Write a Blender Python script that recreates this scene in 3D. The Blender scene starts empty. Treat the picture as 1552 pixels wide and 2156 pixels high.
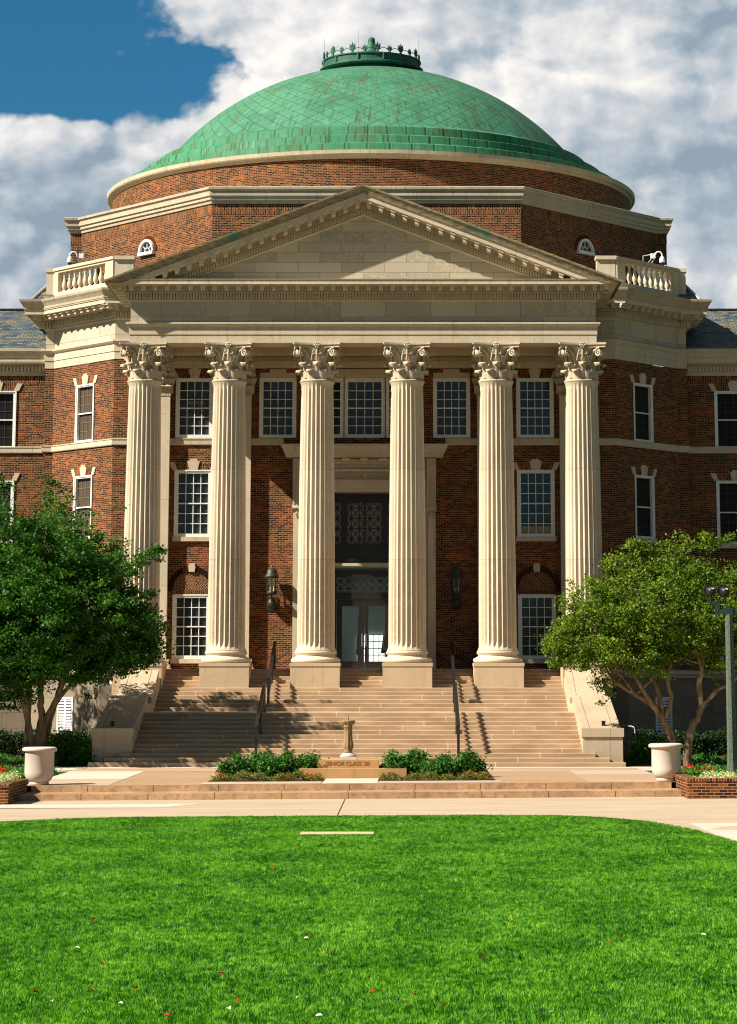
import bpy, bmesh, math, random
import numpy as np
from mathutils import Vector, Matrix

# ------------------------------------------------------------------ scene, camera, world, sun
scene = bpy.context.scene
COL = scene.collection
rad = math.radians
PITCH = math.atan(0.19273)
cam_d = bpy.data.cameras.new("camera")
cam_d.sensor_fit = 'VERTICAL'
cam_d.sensor_height = 36.0
cam_d.sensor_width = 36.0 * 737 / 1024
cam_d.lens = 5500.0 / 2156.0 * 36.0
cam_d.shift_x = -68.0 / 2156.0
cam_d.shift_y = -708.0 / 2156.0
cam_d.clip_start = 0.5
cam_d.clip_end = 5000
cam = bpy.data.objects.new("camera", cam_d)
cam.location = (1.3, 0.0, 2.85)
cam.rotation_euler = (math.pi / 2 + PITCH, 0, 0)
COL.objects.link(cam)
scene.camera = cam

SUN_AZ, SUN_EL = 66.5, 40.5          # degrees left of straight-on, above horizon
sd = Vector((-math.sin(rad(SUN_AZ)) * math.cos(rad(SUN_EL)), -math.cos(rad(SUN_AZ)) * math.cos(rad(SUN_EL)), math.sin(rad(SUN_EL))))
sun_d = bpy.data.lights.new("sun", 'SUN')
sun_d.energy = 5.0
sun_d.angle = rad(0.5)
sun_d.color = (1.0, 0.91, 0.78)
sun = bpy.data.objects.new("sun", sun_d)
sun.rotation_euler = (-sd).to_track_quat('-Z', 'Y').to_euler()
sun.location = sd * 200
COL.objects.link(sun)

scene.view_settings.view_transform = 'Standard'
scene.view_settings.look = 'None'
scene.view_settings.exposure = 1.02
scene.view_settings.gamma = 1.0
scene.cycles.max_bounces = 6
scene.cycles.diffuse_bounces = 3
scene.cycles.glossy_bounces = 3
scene.cycles.transparent_max_bounces = 8
scene.cycles.use_denoising = True
scene.cycles.filter_width = 1.1


# ------------------------------------------------------------------ node helper
class N:
    def __init__(self, tree):
        self.t = tree
        self.t.nodes.clear()

    def n(self, kind, **kw):
        x = self.t.nodes.new(kind)
        for k, v in kw.items():
            setattr(x, k, v)
        return x

    def put(self, sock, v):
        if v is None:
            return
        if isinstance(v, bpy.types.NodeSocket):
            self.t.links.new(v, sock)
        elif isinstance(v, tuple) and len(v) == 3 and sock.type == 'RGBA':
            sock.default_value = (*v, 1)
        else:
            sock.default_value = v

    def m(self, op, a, b=None, c=None, clamp=False):
        x = self.n('ShaderNodeMath', operation=op, use_clamp=clamp)
        self.put(x.inputs[0], a)
        self.put(x.inputs[1], b)
        self.put(x.inputs[2], c)
        return x.outputs[0]

    def mix(self, f, a, b, mode='MIX'):
        x = self.n('ShaderNodeMix', data_type='RGBA', blend_type=mode)
        self.put(x.inputs[0], f)
        self.put(x.inputs[6], a)
        self.put(x.inputs[7], b)
        return x.outputs[2]

    def noise(self, vec, scale, detail=4, rough=0.55, dist=0.0, out='Fac', dim='3D'):
        x = self.n('ShaderNodeTexNoise', noise_dimensions=dim)
        self.put(x.inputs['Vector'], vec)
        x.inputs['Scale'].default_value = scale
        x.inputs['Detail'].default_value = detail
        x.inputs['Roughness'].default_value = rough
        x.inputs['Distortion'].default_value = dist
        return x.outputs[out]

    def ramp(self, f, stops, interp='LINEAR'):
        x = self.n('ShaderNodeValToRGB')
        x.color_ramp.interpolation = interp
        e = x.color_ramp.elements
        while len(e) < len(stops):
            e.new(0.5)
        for el, (p, c) in zip(e, stops):
            el.position = p
            el.color = (c, c, c, 1) if isinstance(c, (int, float)) else (*c, 1)
        self.put(x.inputs[0], f)
        return x.outputs[0]

    def rng(self, v, a, b, c=0.0, d=1.0, smooth=True):
        x = self.n('ShaderNodeMapRange', interpolation_type='SMOOTHSTEP' if smooth else 'LINEAR')
        self.put(x.inputs[0], v)
        x.inputs[1].default_value = a
        x.inputs[2].default_value = b
        x.inputs[3].default_value = c
        x.inputs[4].default_value = d
        return x.outputs[0]

    def sep(self, v):
        x = self.n('ShaderNodeSeparateXYZ')
        self.put(x.inputs[0], v)
        return x.outputs

    def comb(self, a, b, c=0.0):
        x = self.n('ShaderNodeCombineXYZ')
        for i, v in enumerate((a, b, c)):
            self.put(x.inputs[i], v)
        return x.outputs[0]

    def pos(self):
        return self.n('ShaderNodeNewGeometry').outputs['Position']

    def uv(self):
        return self.n('ShaderNodeUVMap').outputs[0]

    def vscale(self, v, s):
        x = self.n('ShaderNodeVectorMath', operation='MULTIPLY')
        self.put(x.inputs[0], v)
        x.inputs[1].default_value = s
        return x.outputs[0]

    def bump(self, h, strength=0.3, dist=0.02):
        x = self.n('ShaderNodeBump')
        x.inputs['Strength'].default_value = strength
        x.inputs['Distance'].default_value = dist
        self.put(x.inputs['Height'], h)
        return x.outputs[0]

    def out(self, sh, kind='ShaderNodeOutputMaterial'):
        o = self.n(kind)
        self.t.links.new(sh, o.inputs[0])

    def bsdf(self, col, rough=0.8, spec=0.3, normal=None, metallic=0.0):
        x = self.n('ShaderNodeBsdfPrincipled')
        self.put(x.inputs['Base Color'], col)
        self.put(x.inputs['Roughness'], rough)
        self.put(x.inputs['Specular IOR Level'], spec)
        self.put(x.inputs['Metallic'], metallic)
        if normal is not None:
            self.put(x.inputs['Normal'], normal)
        self.out(x.outputs[0])
        return x


# ------------------------------------------------------------------ world: sky with cumulus
w = bpy.data.worlds.new("World")
scene.world = w
w.use_nodes = True
k = N(w.node_tree)
sky = k.n('ShaderNodeTexSky', sky_type='NISHITA')
sky.sun_disc = False
sky.sun_elevation = rad(SUN_EL)
sky.sun_rotation = rad(180 + SUN_AZ)
sky.air_density = 1.0
sky.dust_density = 0.6
sky.ozone_density = 2.5
SKY_S = 0.08
vdir = k.n('ShaderNodeTexCoord').outputs['Generated']
sx, sy, sz = k.sep(vdir)
ay = k.m('MAXIMUM', k.m('ABSOLUTE', sy), 0.12)
a_ = k.m('DIVIDE', sx, ay)
b_ = k.m('DIVIDE', sz, ay)
# keep the pattern on both hemispheres different
uvw = k.comb(k.m('ADD', a_, k.m('MULTIPLY', k.m('SIGN', sy), 3.0)), k.m('MULTIPLY', b_, 1.3))


def blob(px, py, rx, ry):
    """soft elliptical bump in direction space (1 at centre)"""
    ca = (px - 844) / 5390.0
    cb = 0.263 - py * 0.000189
    dx = k.m('MULTIPLY', k.m('SUBTRACT', a_, ca), 5390.0 / rx)
    dy = k.m('MULTIPLY', k.m('SUBTRACT', b_, cb), 1 / (0.000189 * ry))
    r2 = k.m('ADD', k.m('MULTIPLY', dx, dx), k.m('MULTIPLY', dy, dy))
    return k.m('MULTIPLY', k.m('POWER', 2.718, k.m('MULTIPLY', r2, -1.0)), k.rng(sy, 0.0, 0.3))


def addup(lst):
    s = lst[0]
    for q in lst[1:]:
        s = k.m('ADD', s, q)
    return s




def cloud_height(vec):
    """rounded cumulus lumps: broad masses + cauliflower cells + frayed edges"""
    wob = k.n('ShaderNodeVectorMath', operation='MULTIPLY_ADD')
    k.put(wob.inputs[0], k.noise(vec, 55.0, 3.0, 0.55, 0.0, 'Color', dim='2D'))
    wob.inputs[1].default_value = (0.016, 0.016, 0.0)
    k.put(wob.inputs[2], vec)
    cells = []
    for sc in (16.0, 38.0, 90.0):
        vo = k.n('ShaderNodeTexVoronoi', feature='F1', voronoi_dimensions='2D')
        k.put(vo.inputs['Vector'], wob.outputs[0])
        vo.inputs['Scale'].default_value = sc
        d = k.m('MULTIPLY', vo.outputs['Distance'], 1.25)
        cells.append(k.m('SUBTRACT', 1.0, k.m('MULTIPLY', d, d)))
    h = addup([k.m('MULTIPLY', cells[0], 0.30), k.m('MULTIPLY', cells[1], 0.145), k.m('MULTIPLY', cells[2], 0.055),
               k.m('MULTIPLY', k.noise(vec, 9.0, 7.0, 0.55, 0.0, dim='2D'), 0.62), k.m('MULTIPLY', k.noise(vec, 90.0, 4.0, 0.6, 0.0, dim='2D'), 0.09)])
    return k.m('SUBTRACT', h, 0.33)


hgt = cloud_height(uvw)
hole = addup([blob(135, 35, 212, 150), k.m('MULTIPLY', blob(130, 200, 120, 60), 0.75), k.m('MULTIPLY', blob(335, 175, 40, 70), 0.42)])
mass = addup([k.m('MULTIPLY', blob(1450, 420, 380, 420), 0.8), blob(540, 90, 260, 170), k.m('MULTIPLY', blob(1000, 120, 320, 190), 1.5), blob(1330, 150, 150, 110), k.m('MULTIPLY', blob(100, 290, 170, 75), 0.7), k.m('MULTIPLY', blob(100, 470, 330, 190), 0.75), k.m('MULTIPLY', blob(300, 260, 110, 120), 0.35)])
white = addup([k.m('MULTIPLY', blob(1450, 600, 200, 70), 0.6), k.m('MULTIPLY', blob(40, 500, 90, 40), 0.4), blob(560, 80, 260, 160), blob(1000, 120, 300, 170), blob(1330, 150, 150, 110), k.m('MULTIPLY', blob(100, 280, 170, 70), 0.7)])
dens = k.m('ADD', hgt, k.m('SUBTRACT', k.m('MULTIPLY', mass, 0.24), k.m('MULTIPLY', hole, 0.46)))
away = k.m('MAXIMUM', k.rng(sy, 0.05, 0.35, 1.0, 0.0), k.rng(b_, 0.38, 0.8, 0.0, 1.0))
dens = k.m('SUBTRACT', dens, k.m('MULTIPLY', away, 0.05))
cover = k.rng(dens, 0.21, 0.345)
# sunlit lumps: compare the cloud with itself a little towards the sun
shift = k.n('ShaderNodeVectorMath', operation='ADD')
k.put(shift.inputs[0], uvw)
shift.inputs[1].default_value = (-0.0055, 0.0065, 0.0)
lit = k.m('SUBTRACT', hgt, cloud_height(shift.outputs[0]))
puff = k.noise(uvw, 14.0, 4.0, 0.45, 0.0, dim='2D')
gloom = addup([k.m('MULTIPLY', blob(1420, 380, 300, 190), 1.05), k.m('MULTIPLY', blob(1210, 195, 130, 50), 0.6), k.m('MULTIPLY', blob(90, 470, 330, 150), 1.1), k.m('MULTIPLY', blob(1480, 30, 200, 70), 0.8)])
bright = k.m('ADD', k.m('ADD', k.m('MULTIPLY', white, 0.40), k.m('MULTIPLY', lit, 2.5)), k.m('MULTIPLY', k.m('SUBTRACT', puff, 0.5), 0.65))
bright = k.m('SUBTRACT', k.m('ADD', bright, 0.37), k.m('MULTIPLY', gloom, 0.27))
ccol = k.ramp(bright, [(0.0, (0.19, 0.24, 0.295)), (0.2, (0.255, 0.305, 0.355)), (0.45, (0.36, 0.39, 0.42)), (0.72, (0.52, 0.515, 0.515)), (1.0, (0.66, 0.635, 0.60))])
cl = k.n('ShaderNodeVectorMath', operation='SCALE')
k.put(cl.inputs[0], ccol)
k.put(cl.inputs[3], k.m('MULTIPLY', k.m('SUBTRACT', 1.0, k.m('MULTIPLY', away, 0.70)), 0.77 / SKY_S))  # clouds behind the camera and overhead are dimmed to cut ambient fill
skyc = k.mix(1.0, sky.outputs[0], (0.115, 0.37, 0.47), 'MULTIPLY')
bg = k.n('ShaderNodeBackground')
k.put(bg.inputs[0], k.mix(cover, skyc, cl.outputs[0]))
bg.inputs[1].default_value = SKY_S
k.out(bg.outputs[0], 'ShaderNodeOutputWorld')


# ------------------------------------------------------------------ materials
def mat(name):
    m = bpy.data.materials.new(name)
    m.use_nodes = True
    return m, N(m.node_tree)


def brick_nodes(k, uv, cw=0.209, ch=0.0677, headers=True, soldier=False):
    """per-brick random value and mortar mask from UVs in metres"""
    u, v, _ = k.sep(uv)
    if soldier:
        u, v = v, u
        u = k.m('MULTIPLY', u, 1.0)
    vr = k.m('DIVIDE', v, ch)
    row = k.m('FLOOR', vr)
    if headers:
        md = k.m('MODULO', k.m('ADD', row, 7000.0), 7.0)
        hd = k.m('LESS_THAN', md, 0.5)
        cwid = k.m('SUBTRACT', cw, k.m('MULTIPLY', hd, cw / 2))
    else:
        cwid = cw
    uu = k.m('ADD', k.m('DIVIDE', u, cwid), k.m('MULTIPLY', k.m('MODULO', k.m('ADD', row, 7000.0), 2.0), 0.5))
    cell = k.m('FLOOR', uu)
    fu = k.m('SUBTRACT', uu, cell)
    fv = k.m('SUBTRACT', vr, row)
    du = k.m('MULTIPLY', k.m('MINIMUM', fu, k.m('SUBTRACT', 1.0, fu)), cwid)
    dv = k.m('MULTIPLY', k.m('MINIMUM', fv, k.m('SUBTRACT', 1.0, fv)), ch)
    d = k.m('MINIMUM', du, dv)
    wn = k.n('ShaderNodeTexWhiteNoise', noise_dimensions='2D')
    k.put(wn.inputs['Vector'], k.comb(cell, row))
    return wn.outputs['Value'], d, row


def make_brick(name, soldier=False, headers=True, dark=1.0, ch=0.0677, cw=0.209):
    m, k = mat(name)
    uv = k.uv()
    rnd, d, row = brick_nodes(k, uv, cw, ch, headers, soldier)
    big = k.noise(k.pos(), 0.8, 4, 0.6)
    r2 = k.m('ADD', k.m('MULTIPLY', rnd, 0.74), k.m('MULTIPLY', k.m('SUBTRACT', big, 0.34), 0.75))
    c = k.ramp(r2, [(0.0, (0.016, 0.010, 0.009)), (0.26, (0.040, 0.014, 0.008)), (0.46, (0.115, 0.025, 0.007)), (0.66, (0.19, 0.044, 0.009)), (0.86, (0.275, 0.076, 0.012)), (1.0, (0.37, 0.145, 0.022))])
    fine = k.noise(k.pos(), 26.0, 3, 0.6)
    c = k.mix(0.5, c, k.ramp(fine, [(0.3, 0.45), (0.7, 1.0)]), 'MULTIPLY')
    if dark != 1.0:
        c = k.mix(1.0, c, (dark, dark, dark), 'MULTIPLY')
    mort = k.rng(d, 0.0050, 0.0078)
    mc = k.mix(k.noise(k.pos(), 3.0, 3), (0.20, 0.138, 0.075), (0.38, 0.275, 0.155))
    c = k.mix(mort, mc, c)
    k.bsdf(c, 0.85, 0.15, k.bump(mort, 0.5, 0.008))
    return m


def make_stone(name, base=(0.52, 0.40, 0.25), block=None, streak=0.25, rough=0.85, joint=0.55, tintvar=0.18, mottle=0.3):
    m, k = mat(name)
    p = k.pos()
    c = (base[0], base[1], base[2])
    big = k.noise(p, 0.7, 5, 0.6)
    fine = k.noise(p, 9.0, 6, 0.65)
    gr = k.noise(p, 60.0, 2, 0.5)
    col = k.mix(k.rng(big, 0.3, 0.7, 0, mottle), c, (base[0] * 0.62, base[1] * 0.60, base[2] * 0.58))
    col = k.mix(k.rng(fine, 0.42, 0.75, 0, mottle), col, (base[0] * 0.72, base[1] * 0.70, base[2] * 0.66))
    col = k.mix(k.rng(gr, 0.35, 0.75, 0, 0.16), col, (base[0] * 0.55, base[1] * 0.53, base[2] * 0.5))
    if streak:
        st = k.noise(k.vscale(p, (5.0, 5.0, 0.35)), 1.0, 4, 0.6)
        col = k.mix(k.rng(st, 0.52, 0.78, 0, streak), col, (base[0] * 0.36, base[1] * 0.35, base[2] * 0.32))
    h = fine
    if block:
        rnd, d, row = brick_nodes(k, k.uv(), block[0], block[1], False)
        col = k.mix(k.m('MULTIPLY', rnd, tintvar * 2.0, clamp=True), col, (base[0] * 0.52, base[1] * 0.53, base[2] * 0.53))
        wn = k.rng(rnd, 0.7, 0.72, 0.0, 1.0)
        vein = k.noise(p, 5.0, 8, 0.75, 1.5)
        col = k.mix(k.m('MULTIPLY', wn, k.rng(vein, 0.45, 0.62, 0, 0.4)), col, (base[0] * 1.15, base[1] * 1.1, base[2] * 1.0))
        j = k.rng(d, 0.003, 0.012)
        col = k.mix(k.m('MULTIPLY', k.m('SUBTRACT', 1.0, j), joint), col, (base[0] * 0.2, base[1] * 0.18, base[2] * 0.16))
        h = k.m('ADD', k.m('MULTIPLY', fine, 0.4), j)
    k.bsdf(col, rough, 0.2, k.bump(h, 0.25, 0.012))
    return m


def make_plain(name, col, rough=0.5, spec=0.3, var=0.2, scale=6.0, metallic=0.0, bump=0.1):
    m, k = mat(name)
    nz = k.noise(k.pos(), scale, 5, 0.6)
    c = k.mix(k.rng(nz, 0.35, 0.75, 0, var * 2), col, tuple(x * 0.55 for x in col))
    k.bsdf(c, rough, spec, k.bump(nz, bump, 0.01), metallic)
    return m


M = {}
M['brick'] = make_brick('red_brick')
M['soldier'] = make_brick('soldier_brick', soldier=True, headers=False)
M['planter_brick'] = make_brick('planter_brick', headers=False)
M['stone'] = make_stone('limestone', (0.61, 0.52, 0.385), (1.55, 5.0), 0.42, mottle=0.38)
M['stone_plain'] = make_stone('limestone_carved', (0.61, 0.52, 0.385), None, 0.42, mottle=0.4)
M['frieze'] = make_stone('limestone_frieze', (0.57, 0.495, 0.37), (1.55, 0.72), 0.1, tintvar=0.36, joint=0.8)
M['tympanum'] = make_stone('limestone_tympanum', (0.57, 0.495, 0.37), (1.5, 0.355), 0.1, tintvar=0.42, joint=0.8)
M['column'] = make_stone('limestone_column', (0.67, 0.565, 0.42), (9.0, 3.05), 0.36, mottle=0.34, tintvar=0.2, joint=0.45)
M['capital'] = make_stone('limestone_capital', (0.55, 0.46, 0.335), None, 0.5, mottle=0.55)
M['pedestal'] = make_stone('limestone_pedestal', (0.56, 0.43, 0.28), None, 0.3, mottle=0.35)
M['cheek'] = make_stone('stair_cheek_stone', (0.54, 0.435, 0.305), (1.9, 6.0), 0.25, mottle=0.4)
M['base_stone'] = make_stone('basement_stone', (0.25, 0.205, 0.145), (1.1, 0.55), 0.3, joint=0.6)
M['coping'] = make_stone('weathered_coping', (0.56, 0.475, 0.345), (1.9, 3.0), 0.7, mottle=0.6)


def make_weathered():
    m, k = mat('weathered_gutter')
    p = k.pos()
    nz = k.noise(p, 1.1, 5, 0.6)
    fine = k.noise(k.vscale(p, (3, 3, 9)), 1.5, 5, 0.65)
    c = k.mix(k.rng(fine, 0.35, 0.7), (0.33, 0.265, 0.165), (0.13, 0.115, 0.075))
    gn = k.noise(p, 0.55, 3, 0.5)
    c = k.mix(k.rng(gn, 0.60, 0.70, 0, 0.75), c, (0.07, 0.20, 0.13))
    c = k.mix(k.rng(nz, 0.55, 0.8, 0, 0.5), c, (0.05, 0.045, 0.03))
    k.bsdf(c, 0.8, 0.2, k.bump(fine, 0.3, 0.02))
    return m


M['weathered'] = make_weathered()


def make_stairs():
    m, k = mat('stair_stone')
    p = k.pos()
    rnd, d, row = brick_nodes(k, k.uv(), 4.1, 1.0, False)
    u, v, _ = k.sep(k.uv())
    big = k.noise(p, 0.8, 4, 0.6)
    st = k.noise(k.vscale(p, (1.2, 1.2, 12)), 1.6, 5, 0.65)
    c = k.mix(k.rng(big, 0.3, 0.7), (0.48, 0.345, 0.215), (0.37, 0.255, 0.155))
    c = k.mix(k.m('MULTIPLY', rnd, 0.35), c, (0.27, 0.165, 0.10))
    c = k.mix(k.rng(st, 0.45, 0.8, 0, 0.55), c, (0.20, 0.12, 0.07))
    wn = k.n('ShaderNodeSeparateXYZ')
    cu = k.m('ADD', k.m('DIVIDE', u, 4.1), k.m('MULTIPLY', k.m('MODULO', k.m('ADD', k.m('FLOOR', v), 70.0), 2.0), 0.5))
    fu = k.m('FRACT', cu)
    dj = k.m('MULTIPLY', k.m('MINIMUM', fu, k.m('SUBTRACT', 1.0, fu)), 4.1)
    c = k.mix(k.rng(dj, 0.010, 0.022, 0.8, 0.0), c, (0.62, 0.48, 0.33))
    k.bsdf(c, 0.85, 0.15, k.bump(st, 0.3, 0.01))
    return m


M['stairs'] = make_stairs()


def make_plaza_step():
    m, k = mat('plaza_step_stone')
    p = k.pos()
    u, v, _ = k.sep(k.uv())
    f = k.noise(p, 7.0, 7, 0.7)
    big = k.noise(p, 0.9, 4)
    c = k.mix(k.rng(big, 0.3, 0.7), (0.46, 0.295, 0.165), (0.34, 0.205, 0.11))
    c = k.mix(k.rng(f, 0.42, 0.72, 0, 0.7), c, (0.17, 0.095, 0.05))
    fu = k.m('FRACT', k.m('DIVIDE', u, 1.62))
    dj = k.m('MULTIPLY', k.m('MINIMUM', fu, k.m('SUBTRACT', 1.0, fu)), 1.62)
    c = k.mix(k.rng(dj, 0.006, 0.014, 0.9, 0.0), c, (0.06, 0.035, 0.02))
    k.bsdf(c, 0.9, 0.15, k.bump(f, 0.6, 0.03))
    return m


M['plaza_step'] = make_plaza_step()


def make_copper(name, diamonds):
    m, k = mat(name)
    p = k.pos()
    u, v, _ = k.sep(k.uv())
    big = k.noise(p, 0.5, 4, 0.6)
    st = k.noise(k.comb(k.m('MULTIPLY', u, 2.3), k.m('MULTIPLY', v, 0.22), 0.0), 1.0, 6, 0.68)
    st2 = k.noise(k.comb(k.m('MULTIPLY', u, 7.0), k.m('MULTIPLY', v, 0.5), 4.0), 1.0, 4, 0.6)
    c = k.mix(k.rng(big, 0.3, 0.7), (0.030, 0.155, 0.085), (0.057, 0.225, 0.13))
    if diamonds:
        x, y = k.m('ADD', u, v), k.m('SUBTRACT', u, v)
        fx, fy = k.m('FRACT', x), k.m('FRACT', y)
        wn = k.n('ShaderNodeTexWhiteNoise', noise_dimensions='2D')
        k.put(wn.inputs['Vector'], k.comb(k.m('FLOOR', x), k.m('FLOOR', y)))
        c = k.mix(k.m('MULTIPLY', wn.outputs['Value'], 0.45), c, (0.08, 0.27, 0.16))
        e = k.m('MINIMUM', k.m('MINIMUM', fx, k.m('SUBTRACT', 1.0, fx)), k.m('MINIMUM', fy, k.m('SUBTRACT', 1.0, fy)))
        seam = k.rng(e, 0.012, 0.05, 0.25, 1.0)
        h = k.m('ADD', k.m('MULTIPLY', k.m('ADD', fx, k.m('SUBTRACT', 1.0, fy)), 0.25), seam)
    else:
        fu = k.m('FRACT', k.m('MULTIPLY', u, 1.1))
        e = k.m('MINIMUM', fu, k.m('SUBTRACT', 1.0, fu))
        seam = k.rng(e, 0.02, 0.07)
        h = seam
        c = k.mix(0.45, c, (0.045, 0.235, 0.105))
    pale = k.noise(p, 1.6, 6, 0.7)
    c = k.mix(k.rng(pale, 0.50, 0.72, 0, 0.5), c, (0.12, 0.325, 0.21))
    zone = k.rng(k.noise(p, 0.45, 3, 0.5), 0.36, 0.62)
    c = k.mix(k.m('MULTIPLY', k.rng(st, 0.46, 0.64), k.m('ADD', k.m('MULTIPLY', zone, 0.65), 0.2)), c, (0.085, 0.105, 0.040))
    c = k.mix(k.rng(st2, 0.52, 0.68, 0, 0.75 if diamonds else 0.9), c, (0.030, 0.060, 0.022))
    c = k.mix(k.m('MULTIPLY', k.m('SUBTRACT', 1.0, seam), 1.0 if diamonds else 0.55), c, (0.028, 0.075, 0.04))
    k.bsdf(c, 0.7, 0.25, k.bump(h, 0.5, 0.03))
    return m


M['dome'] = make_copper('copper_dome', True)
M['copper'] = make_copper('copper_bands', False)
M['dark_copper'] = make_plain('dark_copper', (0.028, 0.115, 0.075), 0.6, 0.3, 0.4, 3.0)


def make_slate():
    m, k = mat('slate_roof')
    rnd, d, row = brick_nodes(k, k.uv(), 0.26, 0.16, False)
    c = k.ramp(rnd, [(0.0, (0.035, 0.055, 0.075)), (0.25, (0.06, 0.10, 0.13)), (0.45, (0.14, 0.12, 0.075)), (0.6, (0.085, 0.115, 0.075)), (0.75, (0.12, 0.15, 0.17)), (1.0, (0.20, 0.15, 0.085))])
    e = k.rng(d, 0.003, 0.022)
    c = k.mix(e, (0.02, 0.022, 0.025), c)
    k.bsdf(c, 0.6, 0.35, k.bump(e, 0.5, 0.015))
    return m


M['slate'] = make_slate()
M['white'] = make_plain('white_paint', (0.76, 0.76, 0.73), 0.5, 0.3, 0.10, 7.0)
M['black'] = make_plain('black_metal', (0.012, 0.012, 0.012), 0.45, 0.4, 0.2)
M['bronze'] = make_plain('dark_bronze', (0.022, 0.015, 0.012), 0.35, 0.45, 0.3)
M['lantern'] = make_plain('lantern_metal', (0.035, 0.035, 0.022), 0.5, 0.4, 0.5, 12)
M['teal'] = make_plain('teal_metal', (0.012, 0.045, 0.05), 0.45, 0.4, 0.3)
M['camera_white'] = make_plain('camera_white', (0.72, 0.72, 0.70), 0.4, 0.4, 0.05)
M['grey_metal'] = make_plain('grey_metal', (0.35, 0.35, 0.34), 0.4, 0.5, 0.2)
M['globe'] = make_plain('frosted_glass', (0.75, 0.74, 0.70), 0.3, 0.5, 0.03)
M['interior'] = make_plain('lobby_wall', (0.30, 0.36, 0.32), 0.8, 0.2, 0.1)


def make_glass(name, col, rough=0.06, spec=0.5, blinds=False):
    m, k = mat(name)
    c = col
    if blinds:
        z = k.sep(k.pos())[2]
        f = k.m('FRACT', k.m('MULTIPLY', z, 14.0))
        c = k.mix(k.rng(f, 0.35, 0.55), (0.014, 0.018, 0.018), (0.06, 0.066, 0.06))
    nz = k.noise(k.pos(), 1.6, 3)
    k.bsdf(c, rough, spec, k.bump(nz, 0.16, 0.06))
    return m


M['pane'] = make_glass('dark_pane', (0.026, 0.030, 0.032))
M['pane_green'] = make_glass('curtained_pane', (0.026, 0.030, 0.024))
M['pane_blind'] = make_glass('blind_pane', (0.02, 0.02, 0.02), blinds=True)
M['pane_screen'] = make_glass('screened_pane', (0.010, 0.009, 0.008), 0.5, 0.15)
M['pane_brown'] = make_glass('sunlit_screen_pane', (0.075, 0.055, 0.038), 0.6, 0.15)  # lighter copy of the screened pane with sunlight put into its colour


def make_clear():
    m, k = mat('door_glass')
    t = k.n('ShaderNodeBsdfTransparent')
    t.inputs[0].default_value = (0.85, 0.92, 0.88, 1)
    g = k.n('ShaderNodeBsdfGlossy')
    g.inputs['Roughness'].default_value = 0.03
    x = k.n('ShaderNodeMixShader')
    x.inputs[0].default_value = 0.07
    k.t.links.new(t.outputs[0], x.inputs[1])
    k.t.links.new(g.outputs[0], x.inputs[2])
    k.out(x.outputs[0])
    return m


M['clear'] = make_clear()


def make_emit(name, col, s):
    m, k = mat(name)
    e = k.n('ShaderNodeEmission')
    e.inputs[0].default_value = (*col, 1)
    e.inputs[1].default_value = s
    k.out(e.outputs[0])
    return m


M['daylight'] = make_emit('daylit_window', (1.0, 0.97, 0.90), 1.0)
M['lobby_fill_panel'] = make_emit('lobby_fill_glow', (0.95, 1.0, 0.93), 2.6)


def make_flag():
    m, k = mat('striped_cloth')
    u, v, _ = k.sep(k.pos())
    z = k.sep(k.pos())[2]
    f = k.m('FRACT', k.m('ADD', k.m('MULTIPLY', u, 9.0), k.m('MULTIPLY', z, 1.2)))
    c = k.mix(k.rng(f, 0.45, 0.55), (0.30, 0.02, 0.03), (0.6, 0.58, 0.55))
    c = k.mix(k.rng(z, 3.9, 4.0, 1.0, 0.0), c, (0.02, 0.03, 0.13))
    k.bsdf(c, 0.8, 0.1)
    return m


M['flag'] = make_flag()


def make_lunette():
    m, k = mat('diamond_brick')
    u, v, _ = k.sep(k.uv())
    au, av = k.m('ABSOLUTE', u), k.m('ABSOLUTE', k.m('SUBTRACT', v, 0.25))
    s = k.m('DIVIDE', k.m('ADD', au, av), 0.095)
    r = k.m('FLOOR', s)
    t = k.m('ADD', k.m('DIVIDE', k.m('SUBTRACT', au, av), 0.28), k.m('MULTIPLY', k.m('MODULO', r, 2.0), 0.5))
    fs, ft = k.m('FRACT', s), k.m('FRACT', t)
    ds = k.m('MULTIPLY', k.m('MINIMUM', fs, k.m('SUBTRACT', 1.0, fs)), 0.095)
    dt = k.m('MULTIPLY', k.m('MINIMUM', ft, k.m('SUBTRACT', 1.0, ft)), 0.28)
    d = k.m('MINIMUM', ds, dt)
    wn = k.n('ShaderNodeTexWhiteNoise', noise_dimensions='2D')
    k.put(wn.inputs['Vector'], k.comb(r, k.m('FLOOR', t)))
    c = k.mix(wn.outputs['Value'], (0.035, 0.014, 0.010), (0.17, 0.045, 0.016))
    mo = k.rng(d, 0.006, 0.012)
    c = k.mix(mo, (0.36, 0.27, 0.17), c)
    k.bsdf(c, 0.85, 0.15, k.bump(mo, 0.5, 0.01))
    return m


M['lunette'] = make_lunette()


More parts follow.
